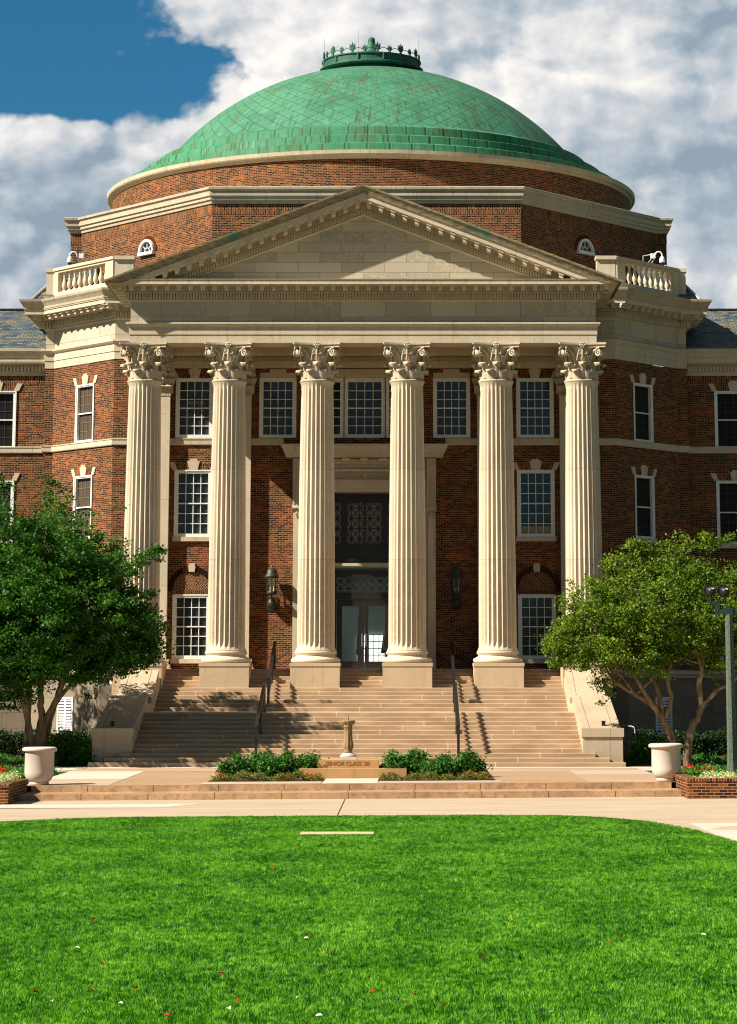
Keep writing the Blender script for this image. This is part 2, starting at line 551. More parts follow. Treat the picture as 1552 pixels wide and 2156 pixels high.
def make_concrete(name, base, gravel=False):
    m, k = mat(name)
    p = k.pos()
    big = k.noise(k.vscale(p, (0.25, 1.2, 1)), 1.0, 5, 0.6)
    fine = k.noise(p, 22.0, 4, 0.7)
    c = k.mix(k.rng(big, 0.3, 0.75, 0, 0.6), base, tuple(x * 0.68 for x in base))
    strk = k.noise(k.vscale(p, (0.5, 5.0, 1)), 1.0, 5, 0.65)
    c = k.mix(k.rng(strk, 0.52, 0.72, 0, 0.35), c, tuple(x * 0.6 for x in base))
    spot = k.noise(p, 1.7, 4, 0.6)
    c = k.mix(k.rng(spot, 0.60, 0.74, 0, 0.35), c, tuple(x * 0.6 for x in base))
    c = k.mix(k.rng(fine, 0.45, 0.75, 0, 0.25), c, tuple(x * 0.55 for x in base))
    if gravel:
        vo = k.n('ShaderNodeTexVoronoi')
        k.put(vo.inputs['Vector'], p)
        vo.inputs['Scale'].default_value = 38
        c = k.mix(0.55, c, k.mix(1.0, c, k.ramp(k.sep(vo.outputs['Color'])[0], [(0, (0.55, 0.45, 0.4)), (1, (1.4, 1.25, 1.1))]), 'MULTIPLY'))
    k.bsdf(c, 0.9, 0.15, k.bump(fine, 0.35, 0.01))
    return m


M['concrete'] = make_concrete('pale_concrete', (0.48, 0.375, 0.265))
M['concrete_white'] = make_concrete('white_concrete', (0.60, 0.53, 0.43))
M['concrete_tan'] = make_concrete('tan_concrete', (0.44, 0.305, 0.19))
M['gravel'] = make_concrete('exposed_aggregate', (0.40, 0.285, 0.18), True)
M['marker'] = make_concrete('marker_stone', (0.60, 0.47, 0.27))
M['soil'] = make_concrete('bark_mulch', (0.085, 0.05, 0.03))
M['turf'] = make_concrete('turf_soil', (0.035, 0.075, 0.012))
M['cast_stone'] = make_stone('cast_stone', (0.57, 0.50, 0.425), None, 0.12, mottle=0.18)
M['dial_stone'] = make_stone('sundial_stone', (0.30, 0.21, 0.11), None, 0.7, mottle=0.6)
M['slab_stone'] = make_stone('sandstone_slab', (0.50, 0.30, 0.13), None, 0.25, mottle=0.5)
M['letters'] = make_plain('incised_letters', (0.17, 0.085, 0.03), 0.9, 0.1, 0.3)
M['sign_grey'] = make_plain('sign_print', (0.20, 0.21, 0.20), 0.6, 0.2, 0.1)
M['sign_dark'] = make_plain('sign_card', (0.022, 0.024, 0.024), 0.6, 0.2, 0.1)


def make_leaf(name, ca, cb, trans=0.35, scale=1.3):
    m, k = mat(name)
    oi = k.n('ShaderNodeNewGeometry')
    rp = oi.outputs['Random Per Island']
    nz = k.noise(oi.outputs['Position'], scale, 3)
    f = k.m('ADD', k.m('MULTIPLY', rp, 0.6), k.m('MULTIPLY', k.rng(nz, 0.3, 0.7), 0.4))
    c = k.mix(f, ca, cb)
    d = k.n('ShaderNodeBsdfPrincipled')
    k.put(d.inputs['Base Color'], c)
    d.inputs['Roughness'].default_value = 0.55
    d.inputs['Specular IOR Level'].default_value = 0.25
    t = k.n('ShaderNodeBsdfTranslucent')
    k.put(t.inputs[0], k.mix(1.0, c, (1.5, 1.5, 0.6), 'MULTIPLY'))
    x = k.n('ShaderNodeMixShader')
    x.inputs[0].default_value = trans
    k.t.links.new(d.outputs[0], x.inputs[1])
    k.t.links.new(t.outputs[0], x.inputs[2])
    k.out(x.outputs[0])
    return m


M['leaf_dark'] = make_leaf('leaf_dark_green', (0.008, 0.046, 0.005), (0.072, 0.21, 0.016), 0.26)
M['leaf_light'] = make_leaf('leaf_yellow_green', (0.018, 0.062, 0.006), (0.19, 0.29, 0.02), 0.28)
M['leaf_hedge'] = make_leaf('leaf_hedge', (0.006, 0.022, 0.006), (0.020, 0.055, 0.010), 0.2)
M['leaf_shrub'] = make_leaf('leaf_shrub', (0.012, 0.060, 0.008), (0.065, 0.20, 0.022), 0.22)
M['leaf_low'] = make_leaf('leaf_groundcover', (0.02, 0.10, 0.012), (0.08, 0.24, 0.025))
M['leaf_pale'] = make_leaf('leaf_dusty', (0.30, 0.38, 0.14), (0.62, 0.64, 0.36), 0.2, 4.0)
M['leaf_bronze'] = make_leaf('leaf_begonia', (0.04, 0.09, 0.012), (0.22, 0.19, 0.03), 0.2, 4.0)
M['petal_red'] = make_leaf('petal_red', (0.42, 0.010, 0.006), (0.62, 0.030, 0.012), 0.2, 4.0)
M['petal_white'] = make_leaf('petal_white', (0.75, 0.76, 0.70), (0.85, 0.85, 0.80), 0.2, 4.0)


def make_bark():
    m, k = mat('smooth_bark')
    p = k.pos()
    st = k.noise(k.vscale(p, (9, 9, 1.2)), 1.0, 5, 0.6)
    bl = k.noise(p, 3.0, 4, 0.5)
    c = k.mix(k.rng(st, 0.3, 0.7), (0.25, 0.175, 0.10), (0.09, 0.06, 0.034))
    c = k.mix(k.rng(bl, 0.55, 0.7, 0, 0.7), c, (0.46, 0.36, 0.22))
    k.bsdf(c, 0.8, 0.2, k.bump(st, 0.4, 0.02))
    return m


M['bark'] = make_bark()


def make_grass():
    m, k = mat('grass_blades')
    g = k.n('ShaderNodeNewGeometry')
    p = g.outputs['Position']
    rp = g.outputs['Random Per Island']
    n1 = k.noise(k.vscale(p, (0.9, 0.45, 0)), 1.0, 4, 0.6)
    n2 = k.noise(k.vscale(p, (9.0, 4.5, 0)), 1.0, 5, 0.7)
    f = k.m('ADD', k.m('ADD', k.m('MULTIPLY', k.rng(n1, 0.32, 0.68), 0.24), k.m('MULTIPLY', k.rng(n2, 0.36, 0.64), 0.48)), k.m('MULTIPLY', rp, 0.44))
    c = k.ramp(f, [(0.12, (0.003, 0.030, 0.002)), (0.39, (0.026, 0.148, 0.004)), (0.64, (0.092, 0.33, 0.010)), (0.98, (0.30, 0.60, 0.05))])
    d = k.n('ShaderNodeBsdfPrincipled')
    k.put(d.inputs['Base Color'], c)
    d.inputs['Roughness'].default_value = 0.5
    d.inputs['Specular IOR Level'].default_value = 0.3
    t = k.n('ShaderNodeBsdfTranslucent')
    k.put(t.inputs[0], k.mix(1.0, c, (1.2, 1.3, 0.5), 'MULTIPLY'))
    x = k.n('ShaderNodeMixShader')
    x.inputs[0].default_value = 0.3
    k.t.links.new(d.outputs[0], x.inputs[1])
    k.t.links.new(t.outputs[0], x.inputs[2])
    k.out(x.outputs[0])
    return m


M['grass'] = make_grass()


def make_pole():
    m, k = mat('speckled_concrete_pole')
    f = k.noise(k.pos(), 70.0, 2, 0.6)
    c = k.mix(k.rng(f, 0.45, 0.6), (0.03, 0.05, 0.036), (0.15, 0.18, 0.135))
    k.bsdf(c, 0.7, 0.25, k.bump(f, 0.3, 0.01))
    return m


M['pole'] = make_pole()


# ------------------------------------------------------------------ mesh helpers
class Panel:
    """a vertical plane through plan points A -> B (left to right seen from the front); d is distance out of it"""
    def __init__(self, A, B):
        self.A = Vector((A[0], A[1], 0))
        v = Vector((B[0] - A[0], B[1] - A[1], 0))
        self.L = v.length
        self.t = v.normalized()
        self.n = Vector((self.t.y, -self.t.x, 0))

    def P(self, u, z, d=0.0):
        q = self.A + self.t * u + self.n * d
        return (q.x, q.y, z)


class FlatPanel(Panel):
    pass


class MB:
    def __init__(self):
        self.v, self.f, self.uv, self.sm = [], [], [], []

    def face(self, pts, uv=None, smooth=False):
        i = len(self.v)
        self.v.extend(tuple(p) for p in pts)
        self.f.append(tuple(range(i, i + len(pts))))
        if uv is None:
            n = Vector((0, 0, 0))
            P = [Vector(p) for p in pts]
            for a in range(len(P)):
                n += (P[a] - P[0]).cross(P[(a + 1) % len(P)] - P[0])
            if n.length > 0:
                n.normalize()
            if abs(n.z) > 0.8:
                uv = [(p[0], p[1]) for p in pts]
            else:
                t = Vector((-n.y, n.x, 0)).normalized()
                uv = [(Vector(p).dot(t), p[2]) for p in pts]
        self.uv.append(uv)
        self.sm.append(smooth)

    def hexa(self, b, t):
        """box from 4 bottom and 4 top corners (counter-clockwise seen from above)"""
        self.face(list(reversed(b)))
        self.face(t)
        for i in range(4):
            j = (i + 1) % 4
            self.face([b[i], b[j], t[j], t[i]])

    def box(self, x0, x1, y0, y1, z0, z1):
        self.hexa([(x0, y0, z0), (x1, y0, z0), (x1, y1, z0), (x0, y1, z0)], [(x0, y0, z1), (x1, y0, z1), (x1, y1, z1), (x0, y1, z1)])

    def pbox(self, pl, u0, u1, z0, z1, d0, d1):
        self.hexa([pl.P(u0, z0, d1), pl.P(u1, z0, d1), pl.P(u1, z0, d0), pl.P(u0, z0, d0)],
                  [pl.P(u0, z1, d1), pl.P(u1, z1, d1), pl.P(u1, z1, d0), pl.P(u0, z1, d0)])

    def pprism(self, pl, poly, d0, d1):
        """polygon in (u, z), counter-clockwise seen from the front, pulled from d0 to d1"""
        fr = [pl.P(u, z, d1) for u, z in poly]
        bk = [pl.P(u, z, d0) for u, z in poly]
        self.face(fr)
        self.face(list(reversed(bk)))
        for i in range(len(poly)):
            j = (i + 1) % len(poly)
            self.face([fr[j], fr[i], bk[i], bk[j]])

    def bar(self, pl, a, b, wdt, d0, d1):
        """straight bar in a panel from (u,z) a to b"""
        dx, dz = b[0] - a[0], b[1] - a[1]
        l = math.hypot(dx, dz)
        nx, nz = -dz / l * wdt / 2, dx / l * wdt / 2
        self.pprism(pl, [(a[0] - nx, a[1] - nz), (b[0] - nx, b[1] - nz), (b[0] + nx, b[1] + nz), (a[0] + nx, a[1] + nz)], d0, d1)

    def grid(self, rows, uvs=None, smooth=True, close=False):
        nr, nc = len(rows), len(rows[0])
        base = len(self.v)
        for r in rows:
            self.v.extend(tuple(p) for p in r)
        for i in range(nr - 1):
            for j in range(nc if close else nc - 1):
                j2 = (j + 1) % nc
                self.f.append((base + i * nc + j, base + i * nc + j2, base + (i + 1) * nc + j2, base + (i + 1) * nc + j))
                if uvs:
                    a = uvs(i, j)
                    b = uvs(i, j + 1)
                    c = uvs(i + 1, j + 1)
                    d = uvs(i + 1, j)
                    self.uv.append([a, b, c, d])
                else:
                    self.uv.append([(0, 0)] * 4)
                self.sm.append(smooth)

    def lathe(self, prof, n=32, c=(0, 0), smooth=True, uvr=None):
        """profile (r, z) bottom to top"""
        rows = [[(c[0] + r * math.cos(2 * math.pi * j / n), c[1] + r * math.sin(2 * math.pi * j / n), z) for j in range(n)] for r, z in prof]
        s = [0.0]
        for i in range(1, len(prof)):
            s.append(s[-1] + math.hypot(prof[i][0] - prof[i - 1][0], prof[i][1] - prof[i - 1][1]))
        R = uvr or max(r for r, z in prof)
        self.grid(rows, lambda i, j: (2 * math.pi * j / n * R, prof[0][1] + s[i]), smooth, True)

    def cap(self, r, z, n=32, c=(0, 0), up=True):
        p = [(c[0] + r * math.cos(2 * math.pi * j / n), c[1] + r * math.sin(2 * math.pi * j / n), z) for j in range(n)]
        self.face(p if up else list(reversed(p)))

    def tube(self, pts, radii, n=8, caps=True):
        P = [Vector(p) for p in pts]
        rows = []
        ref = Vector((0.31, 0.17, 0.93)).normalized()
        for i, p in enumerate(P):
            t = (P[min(i + 1, len(P) - 1)] - P[max(i - 1, 0)]).normalized()
            x = t.cross(ref)
            if x.length < 0.05:
                x = t.cross(Vector((1, 0, 0)))
            x.normalize()
            y = t.cross(x)
            r = radii[i] if isinstance(radii, (list, tuple)) else radii
            rows.append([p - x * r * math.cos(2 * math.pi * j / n) + y * r * math.sin(2 * math.pi * j / n) for j in range(n)])
        self.grid(rows, None, True, True)
        if caps:
            self.face(list(reversed(rows[0])))
            self.face(rows[-1])

    def sweep(self, path, prof, smooth=False, caps=True):
        """profile (d, z) bottom to top along an open plan path with mitred corners"""
        P = [Vector((p[0], p[1])) for p in path]
        off = []
        for i in range(len(P)):
            ns = []
            if i > 0:
                t = (P[i] - P[i - 1]).normalized()
                ns.append(Vector((t.y, -t.x)))
            if i < len(P) - 1:
                t = (P[i + 1] - P[i]).normalized()
                ns.append(Vector((t.y, -t.x)))
            if len(ns) == 1:
                off.append(ns[0])
            else:
                m = (ns[0] + ns[1]).normalized()
                off.append(m / max(0.3, m.dot(ns[0])))
        cols = [[(P[i].x + off[i].x * d, P[i].y + off[i].y * d, z) for d, z in prof] for i in range(len(P))]
        for i in range(len(P) - 1):
            for j in range(len(prof) - 1):
                self.face([cols[i][j], cols[i + 1][j], cols[i + 1][j + 1], cols[i][j + 1]])
        if caps:
            self.face(list(reversed(cols[0])))
            self.face(cols[-1])

    def build(self, name, material, parent=None, origin=(0, 0, 0), weld=False):
        me = bpy.data.meshes.new(name)
        me.from_pydata([(a - origin[0], b - origin[1], c - origin[2]) for a, b, c in self.v], [], self.f)
        ul = me.uv_layers.new(name="UVMap")
        flat = [x for fu in self.uv for q in fu for x in q]
        ul.data.foreach_set("uv", flat)
        me.polygons.foreach_set("use_smooth", self.sm)
        me.materials.append(material)
        if weld:
            bm = bmesh.new()
            bm.from_mesh(me)
            bmesh.ops.remove_doubles(bm, verts=bm.verts, dist=1e-4)
            bm.to_mesh(me)
            bm.free()
        return link(name, me, parent, origin)


WORLD = {}


def link(name, me, parent=None, loc=(0, 0, 0)):
    """loc is a world position; children keep it under their parent"""
    o = bpy.data.objects.new(name, me)
    COL.objects.link(o)
    WORLD[o] = Vector(loc)
    if parent is not None:
        o.parent = parent
        o.location = Vector(loc) - WORLD[parent]
    else:
        o.location = loc
    return o


def thing(name, loc, label, cat, group=None):
    o = bpy.data.objects.new(name, None)
    o.empty_display_size = 0.3
    COL.objects.link(o)
    o.location = loc
    WORLD[o] = Vector(loc)
    return tag(o, label, cat, group)


def tag(o, label, cat, group=None, kind=None):
    o["label"] = label
    o["category"] = cat
    if group:
        o["group"] = group
    if kind:
        o["kind"] = kind
    return o


def structure(o):
    o["kind"] = "structure"
    return o


def copy_tree(o, loc, rotz=0.0):
    c = o.copy()
    COL.objects.link(c)
    c.location = loc
    c.rotation_euler = (0, 0, rotz)
    for ch in list(o.children):
        d = ch.copy()
        COL.objects.link(d)
        d.parent = c
        for g in list(ch.children):
            e = g.copy()
            COL.objects.link(e)
            e.parent = d
    return c


def text_mesh(txt, size, depth=0.01):
    cu = bpy.data.curves.new("lettering", 'FONT')
    cu.body = txt
    cu.size = size
    cu.extrude = depth
    cu.align_x = 'CENTER'
    cu.align_y = 'CENTER'
    o = bpy.data.objects.new("lettering", cu)
    COL.objects.link(o)
    dg = bpy.context.evaluated_depsgraph_get()
    me = bpy.data.meshes.new_from_object(o.evaluated_get(dg))
    bpy.data.objects.remove(o)
    return me


def fast_mesh(name, verts, faces_n, k, material, uv=None):
    """numpy mesh: verts (n,3), faces as (m,k) index array"""
    me = bpy.data.meshes.new(name)
    nf = len(faces_n)
    me.vertices.add(len(verts))
    me.vertices.foreach_set("co", np.asarray(verts, dtype=np.float32).ravel())
    me.loops.add(nf * k)
    me.loops.foreach_set("vertex_index", np.asarray(faces_n, dtype=np.int32).ravel())
    me.polygons.add(nf)
    me.polygons.foreach_set("loop_start", np.arange(0, nf * k, k, dtype=np.int32))
    me.polygons.foreach_set("loop_total", np.full(nf, k, dtype=np.int32))
    me.update(calc_edges=True)
    me.materials.append(material)
    return me


RNG = np.random.default_rng(7)


def leaf_cloud(centres, sizes, per, leaf, squash=0.6, up=0.35, rng=RNG):
    """leaf quads (folded along the rib) scattered about the given twig centres -> verts, faces"""
    C = np.repeat(np.asarray(centres), per, axis=0)
    S = np.repeat(np.asarray(sizes), per)
    n = len(C)
    d = rng.normal(size=(n, 3)) * S[:, None] * np.array([1, 1, squash])
    P = C + d
    nrm = rng.normal(size=(n, 3)) + np.array([0, -0.15, up * 2.2])
    nrm /= np.linalg.norm(nrm, axis=1)[:, None]
    a = rng.normal(size=(n, 3))
    a -= (a * nrm).sum(1)[:, None] * nrm
    a /= np.linalg.norm(a, axis=1)[:, None]
    b = np.cross(nrm, a)
    L = leaf * rng.uniform(0.65, 1.35, n)[:, None]
    W = L * 0.32
    v0 = P - a * L * 0.5
    v1 = P + b * W - a * L * 0.05 + nrm * L * 0.07
    v2 = P + a * L * 0.5 - nrm * L * 0.05
    v3 = P - b * W - a * L * 0.05 + nrm * L * 0.07
    V = np.stack([v0, v1, v2, v3], axis=1).reshape(-1, 3)
    F = np.arange(n * 4).reshape(-1, 4)
    return V, F


def tilt(x, y):
    """the forecourt falls a little to the left"""
    f = 1.0
    if y > 66:
        f = max(0.0, min(1.0, (79 - y) / 13))
    elif y < 52:
        f = max(0.0, min(1.0, (y - 36) / 16))
    return 0.0062 * max(-30, min(30, x)) * f


# ------------------------------------------------------------------ ground
def sheet(name, xs, ys, z, material, parent=None):
    mb = MB()
    for i in range(len(ys) - 1):
        for j in range(len(xs) - 1):
            q = [(xs[j], ys[i]), (xs[j + 1], ys[i]), (xs[j + 1], ys[i + 1]), (xs[j], ys[i + 1])]
            mb.face([(x, y, z + tilt(x, y)) for x, y in q], [(x, y) for x, y in q])
    return mb.build(name, material, parent, weld=True)


XS = [-900, -300, -60, -30, -20, -12, -8.1, -4, 0, 4, 8.2, 12, 20, 30, 60, 300, 900]
structure(sheet("ground", XS, [-300, -60, 0, 20, 30, 36, 40, 44, 48, 52, 56, 60, 66, 70, 74, 79, 90, 130, 300, 1500], -0.06, M['turf']))
structure(sheet("walkway", [-40, -20, -12, -8, -4, 0, 4, 8, 12, 20, 40], [36, 40, 44, 48, 52, 56, 60, 63, 66, 67.5], 0.0, M['concrete']))


def strip(name, poly, z, material, n=1):
    """flat polygon sheet given in plan, following the fall of the forecourt"""
    mb = MB()
    mb.face([(x, y, z + tilt(x, y)) for x, y in poly], [(x, y) for x, y in poly])
    return mb.build(name, material)


for yj, xj0, xj1 in ((60.6, -40, 40),):
    mb = MB()
    mb.box(xj0, xj1, yj - 0.006, yj + 0.006, -0.02, 0.0035)
    for v in range(len(mb.v)):
        a, b, c = mb.v[v]
        mb.v[v] = (a, b, c + tilt(a, b))
# joint down the middle of the walk and the paler bays
mb = MB()
for x in (-0.05,):
    mb.face([(x - 0.012, 56, 0.004), (x + 0.012, 56, 0.004), (x + 0.012, 65.0, 0.004), (x - 0.012, 65.0, 0.004)])
for i, (a, b, c) in enumerate(mb.v):
    mb.v[i] = (a, b, c + tilt(a, b))
structure(mb.build("walkway_joint", M['soil']))
structure(strip("pale_path", [(7.3, 44.0), (40, 44.0), (40, 53.3), (7.0, 53.3)], 0.004, M['concrete_white']))
structure(strip("pale_path", [(-40, 61.2), (-4.2, 61.2), (-3.3, 63.0), (-40, 62.6)], 0.004, M['concrete_white']))

# two long plaza steps
LST = thing("plaza_steps", (0, 65.1, 0), "two low long tan stone steps along the front edge of the plaza", "steps")
for (y0, z0, z1, xa, xb) in ((65.05, -0.04, 0.15, -7.95, 8.12), (66.35, 0.15, 0.30, -7.85, 8.0)):
    mb = MB()
    xs = [xa + (xb - xa) * i / 10 for i in range(11)]
    for i in range(10):
        a, b = xs[i], xs[i + 1]
        ta, tb = tilt(a, 65), tilt(b, 65)
        yb = 66.6
        mb.hexa([(a, y0, z0 + ta), (b, y0, z0 + tb), (b, yb, z0 + tb), (a, yb, z0 + ta)],
                [(a, y0 + 0.012, z1 + ta), (b, y0 + 0.012, z1 + tb), (b, yb, z1 + tb), (a, yb, z1 + ta)])
    mb.build("step", M['plaza_step'], LST)
YS = [66.5, 67, 68, 69, 70, 72, 74, 76, 79.3]
structure(sheet("plaza", [-8.1, -6, -4, -2, 0, 2, 4, 6, 8.2], YS, 0.297, M['concrete_tan']))
structure(sheet("plaza_gravel_panel", [-5.9, -3.6, -0.7, 0.7, 3.7, 6.0], [66.5, 67, 68, 70, 72, 74, 75.2], 0.301, M['gravel']))
structure(strip("pale_path", [(-8.05, 66.62), (-5.95, 66.62), (-5.95, 70.5), (-8.05, 70.5)], 0.3035, M['concrete']))
structure(strip("pale_path", [(-8.05, 70.5), (-5.95, 70.5), (-5.95, 76), (-8.05, 76)], 0.3035, M['concrete_white']))
structure(strip("pale_path", [(6.05, 72.0), (8.15, 72.0), (8.15, 76), (6.05, 76)], 0.3035, M['concrete']))
structure(strip("pale_path", [(-30, 75.6), (30, 75.6), (30, 79.2), (-30, 79.2)], 0.3055, M['concrete_white']))
structure(strip("pale_path", [(-0.66, 66.62), (0.72, 66.62), (0.72, 69.9), (-0.66, 69.9)], 0.3075, M['concrete_white']))
structure(strip("pale_path", [(-3.7, 66.62), (-0.70, 66.62), (-0.70, 68.05), (-3.7, 68.05)], 0.3075, M['concrete']))
structure(strip("pale_path", [(0.76, 66.62), (3.8, 66.62), (3.8, 68.05), (0.76, 68.05)], 0.3075, M['concrete']))
# soil beds
for s, x0, x1 in ((-1, -3.62, -0.66), (1, 0.72, 3.72)):
    structure(strip("soil_bed", [(x0, 68.15), (x1, 68.15), (x1, 74), (x0, 74)], 0.309, M['soil']))
# raised ground either side of the plaza
for s in (-1, 1):
    x0, x1 = (-40, -8.1) if s < 0 else (8.2, 40)
    structure(sheet("side_lawn", [x0, (x0 + x1) / 2, x1 - 4 if s < 0 else x0 + 4, x1] if s < 0 else [x0, x0 + 4, (x0 + x1) / 2, x1], [64.6, 67, 70, 74, 79, 84], 0.285, M['turf']))
    structure(strip("mulch_bed", [(x0, 79.3), (x1, 79.3), (x1, 97), (x0, 97)], 0.292, M['soil']))

# ------------------------------------------------------------------ brick planter walls at both ends of the steps
for s in (-1, 1):
    o = thing("planter_wall", (s * 8.6, 64.5, 0), "low brick planter wall at the %s end of the plaza steps" % ("left" if s < 0 else "right"), "planter wall", "brick planter walls")
    mb = MB()
    xa, xb = (8.12, 30)
    tz = tilt(s * 8.5, 64)
    xs = (-xb, -7.95) if s < 0 else (8.13, xb)
    yf = 63.2 if s < 0 else 63.9
    mb.box(xs[0], xs[1], yf, yf + 0.28, -0.06, 0.40 + tz)
    if s < 0:
        mb.box(-8.22, -7.95, yf + 0.28, 66.4, -0.06, 0.40 + tz)
    else:
        mb.box(8.13, 8.40, yf + 0.28, 67.4, -0.06, 0.40 + tz)
    mb.build("wall", M['planter_brick'], o)
    mb = MB()
    mb.box(xs[0], xs[1] + 0.01, yf - 0.012, yf + 0.29, 0.402 + tz, 0.475 + tz)
    if s < 0:
        mb.box(-8.23, -7.938, yf + 0.292, 66.41, 0.402 + tz, 0.475 + tz)
    else:
        mb.box(8.118, 8.41, yf + 0.292, 67.41, 0.402 + tz, 0.475 + tz)
    mb.build("coping", M['soldier'], o)


# ------------------------------------------------------------------ the hall
HALL = thing("domed_hall", (0, 94, 0), "red brick hall with a white columned portico and green copper dome", "building")

WF = Panel((-9.05, 94.0), (9.05, 94.0))
WL = Panel((-11.62, 97.0), (-9.05, 94.0))
WR = Panel((9.05, 94.0), (11.62, 97.0))
GL = Panel((-26.0, 97.45), (-11.95, 97.45))
GR = Panel((11.95, 97.45), (26.0, 97.45))
RL = Panel((-11.95, 97.0), (-11.62, 97.0))
RR = Panel((11.62, 97.0), (11.95, 97.0))


def wall_with_holes(mb, pl, u0, u1, z0, z1, holes, d=0.0):
    us = sorted({u0, u1, *[h[0] for h in holes], *[h[1] for h in holes]})
    zs = sorted({z0, z1, *[h[2] for h in holes], *[h[3] for h in holes]})
    us = [u for u in us if u0 <= u <= u1]
    zs = [z for z in zs if z0 <= z <= z1]
    for i in range(len(us) - 1):
        for j in range(len(zs) - 1):
            cu, cz = (us[i] + us[i + 1]) / 2, (zs[j] + zs[j + 1]) / 2
            if any(h[0] < cu < h[1] and h[2] < cz < h[3] for h in holes):
                continue
            mb.face([pl.P(us[i], zs[j], d), pl.P(us[i + 1], zs[j], d), pl.P(us[i + 1], zs[j + 1], d), pl.P(us[i], zs[j + 1], d)])
    for h in holes:      # reveals
        a, b, c, e = h
        mb.face([pl.P(a, c, d), pl.P(a, e, d), pl.P(a, e, d - 0.2), pl.P(a, c, d - 0.2)])
        mb.face([pl.P(b, e, d), pl.P(b, c, d), pl.P(b, c, d - 0.2), pl.P(b, e, d - 0.2)])
        mb.face([pl.P(a, e, d), pl.P(b, e, d), pl.P(b, e, d - 0.2), pl.P(a, e, d - 0.2)])
        mb.face([pl.P(b, c, d), pl.P(a, c, d), pl.P(a, c, d - 0.2), pl.P(b, c, d - 0.2)])


def lintel(pl, u0, u1, z, parent, s=1.0):
    mb = MB()
    c = (u0 + u1) / 2
    mb.pprism(pl, [(c - 0.15, z + 0.01), (c + 0.15, z + 0.01), (c + 0.225, z + 0.33), (c - 0.225, z + 0.33)], -0.05, 0.045)
    mb.pprism(pl, [(c - 0.13, z + 0.331), (c + 0.13, z + 0.331), (c + 0.14, z + 0.40), (c - 0.14, z + 0.40)], -0.05, 0.045)
    mb.build("keystone", M['stone_plain'], parent)
    for q in (-1, 1):
        mb = MB()
        e = u0 if q < 0 else u1
        pts = [(e + q * 0.02, z + 0.01), (e + q * 0.20, z + 0.01), (e + q * 0.33, z + 0.29), (e + q * 0.13, z + 0.29)]
        pts = [(u - q * 0.10, zz) for u, zz in pts]
        if q < 0:
            pts = [pts[1], pts[0], pts[3], pts[2]]
        mb.pprism(pl, pts, -0.05, 0.035)
        mb.build("voussoir", M['stone_plain'], parent)
    for q in (-1, 1):
        mb = MB()
        a = c + q * 0.16
        e = u0 if q < 0 else u1
        pts = [(a, z + 0.01), (e - q * 0.09, z + 0.01), (e + q * 0.025, z + 0.27), (a + q * 0.065, z + 0.27)]
        if q < 0:
            pts = [pts[1], pts[0], pts[3], pts[2]]
        mb.pprism(pl, pts, -0.05, 0.012)
        mb.build("flat_arch", M['soldier'], parent)


def sash_window(pl, u0, u1, z0, z1, cols=4, rows=6, pane='pane', fw=0.125, sill=True, key=True, muntin=0.026, d=0.0, arch=False, screen=False):
    fr = MB()
    for (a, b, c, e) in ((u0, u0 + fw, z0, z1), (u1 - fw, u1, z0, z1)):
        fr.pbox(pl, a, b, c, e, d - 0.18, d + 0.02)
    fr.pbox(pl, u0 + fw, u1 - fw, z0, z0 + fw * 0.9, d - 0.18, d + 0.017)
    fr.pbox(pl, u0 + fw, u1 - fw, z1 - fw * 0.9, z1, d - 0.18, d + 0.017)
    # moulded inner edge
    i = fw * 0.55
    for (a, b, c, e) in ((u0 - 0.02, u0 + 0.035, z0, z1), (u1 - 0.035, u1 + 0.02, z0, z1)):
        fr.pbox(pl, a, b, c, e, d + 0.021, d + 0.045)
    fr.pbox(pl, u0 + 0.035, u1 - 0.035, z1 - 0.035, z1 + 0.012, d + 0.021, d + 0.045)
    win = fr.build("window", M['white'], HALL)
    a, b, c, e = u0 + fw, u1 - fw, z0 + fw * 0.9, z1 - fw * 0.9
    sm = MB()
    mid = (c + e) / 2
    if not screen:
        for i in range(1, cols):
            u = a + (b - a) * i / cols
            sm.pbox(pl, u - muntin / 2, u + muntin / 2, c, e, d - 0.075, d - 0.045)
        for j in range(1, rows):
            if j * 2 == rows:
                continue
            z = c + (e - c) * j / rows
            sm.pbox(pl, a, b, z - muntin / 2, z + muntin / 2, d - 0.074, d - 0.046)
    sm.pbox(pl, a, b, mid - 0.022, mid + 0.022, d - 0.08, d - 0.02)
    sm.build("sash", M['white'], win)
    if screen:
        sm = MB()
        for i in range(1, cols):
            u = a + (b - a) * i / cols
            sm.pbox(pl, u - muntin / 2, u + muntin / 2, c, e, d - 0.0995, d - 0.085)
        for j in range(1, rows):
            z = c + (e - c) * j / rows
            sm.pbox(pl, a, b, z - muntin / 2, z + muntin / 2, d - 0.0995, d - 0.086)
        sm.build("sash", make_cached_muntin(pane), win)
    pn = MB()
    pn.face([pl.P(a - 0.02, c - 0.02, d - 0.1), pl.P(b + 0.02, c - 0.02, d - 0.1), pl.P(b + 0.02, e + 0.02, d - 0.1), pl.P(a - 0.02, e + 0.02, d - 0.1)])
    pn.pbox(pl, a - 0.02, b + 0.02, c - 0.02, e + 0.02, d - 0.12, d - 0.104)
    pn.build("pane", M[pane], win)
    if sill:
        sb = MB()
        sb.pbox(pl, u0 - 0.06, u1 + 0.06, z0 - 0.16, z0 - 0.002, d - 0.15, d + 0.09)
        sb.build("sill", M['stone_plain'], win)
    if key:
        lintel(pl, u0, u1, z1, win)
    return win


_mc = {}


def make_cached_muntin(pane):
    c = (0.16, 0.115, 0.075) if pane == 'pane_brown' else (0.045, 0.043, 0.04)  # first tone carries the sunlight of the brown pane in its colour
    if c not in _mc:
        _mc[c] = make_plain('muntin_behind_screen', c, 0.7, 0.1, 0.1)
    return _mc[c]


U = lambda x: x + 9.05           # front-wall u from world x

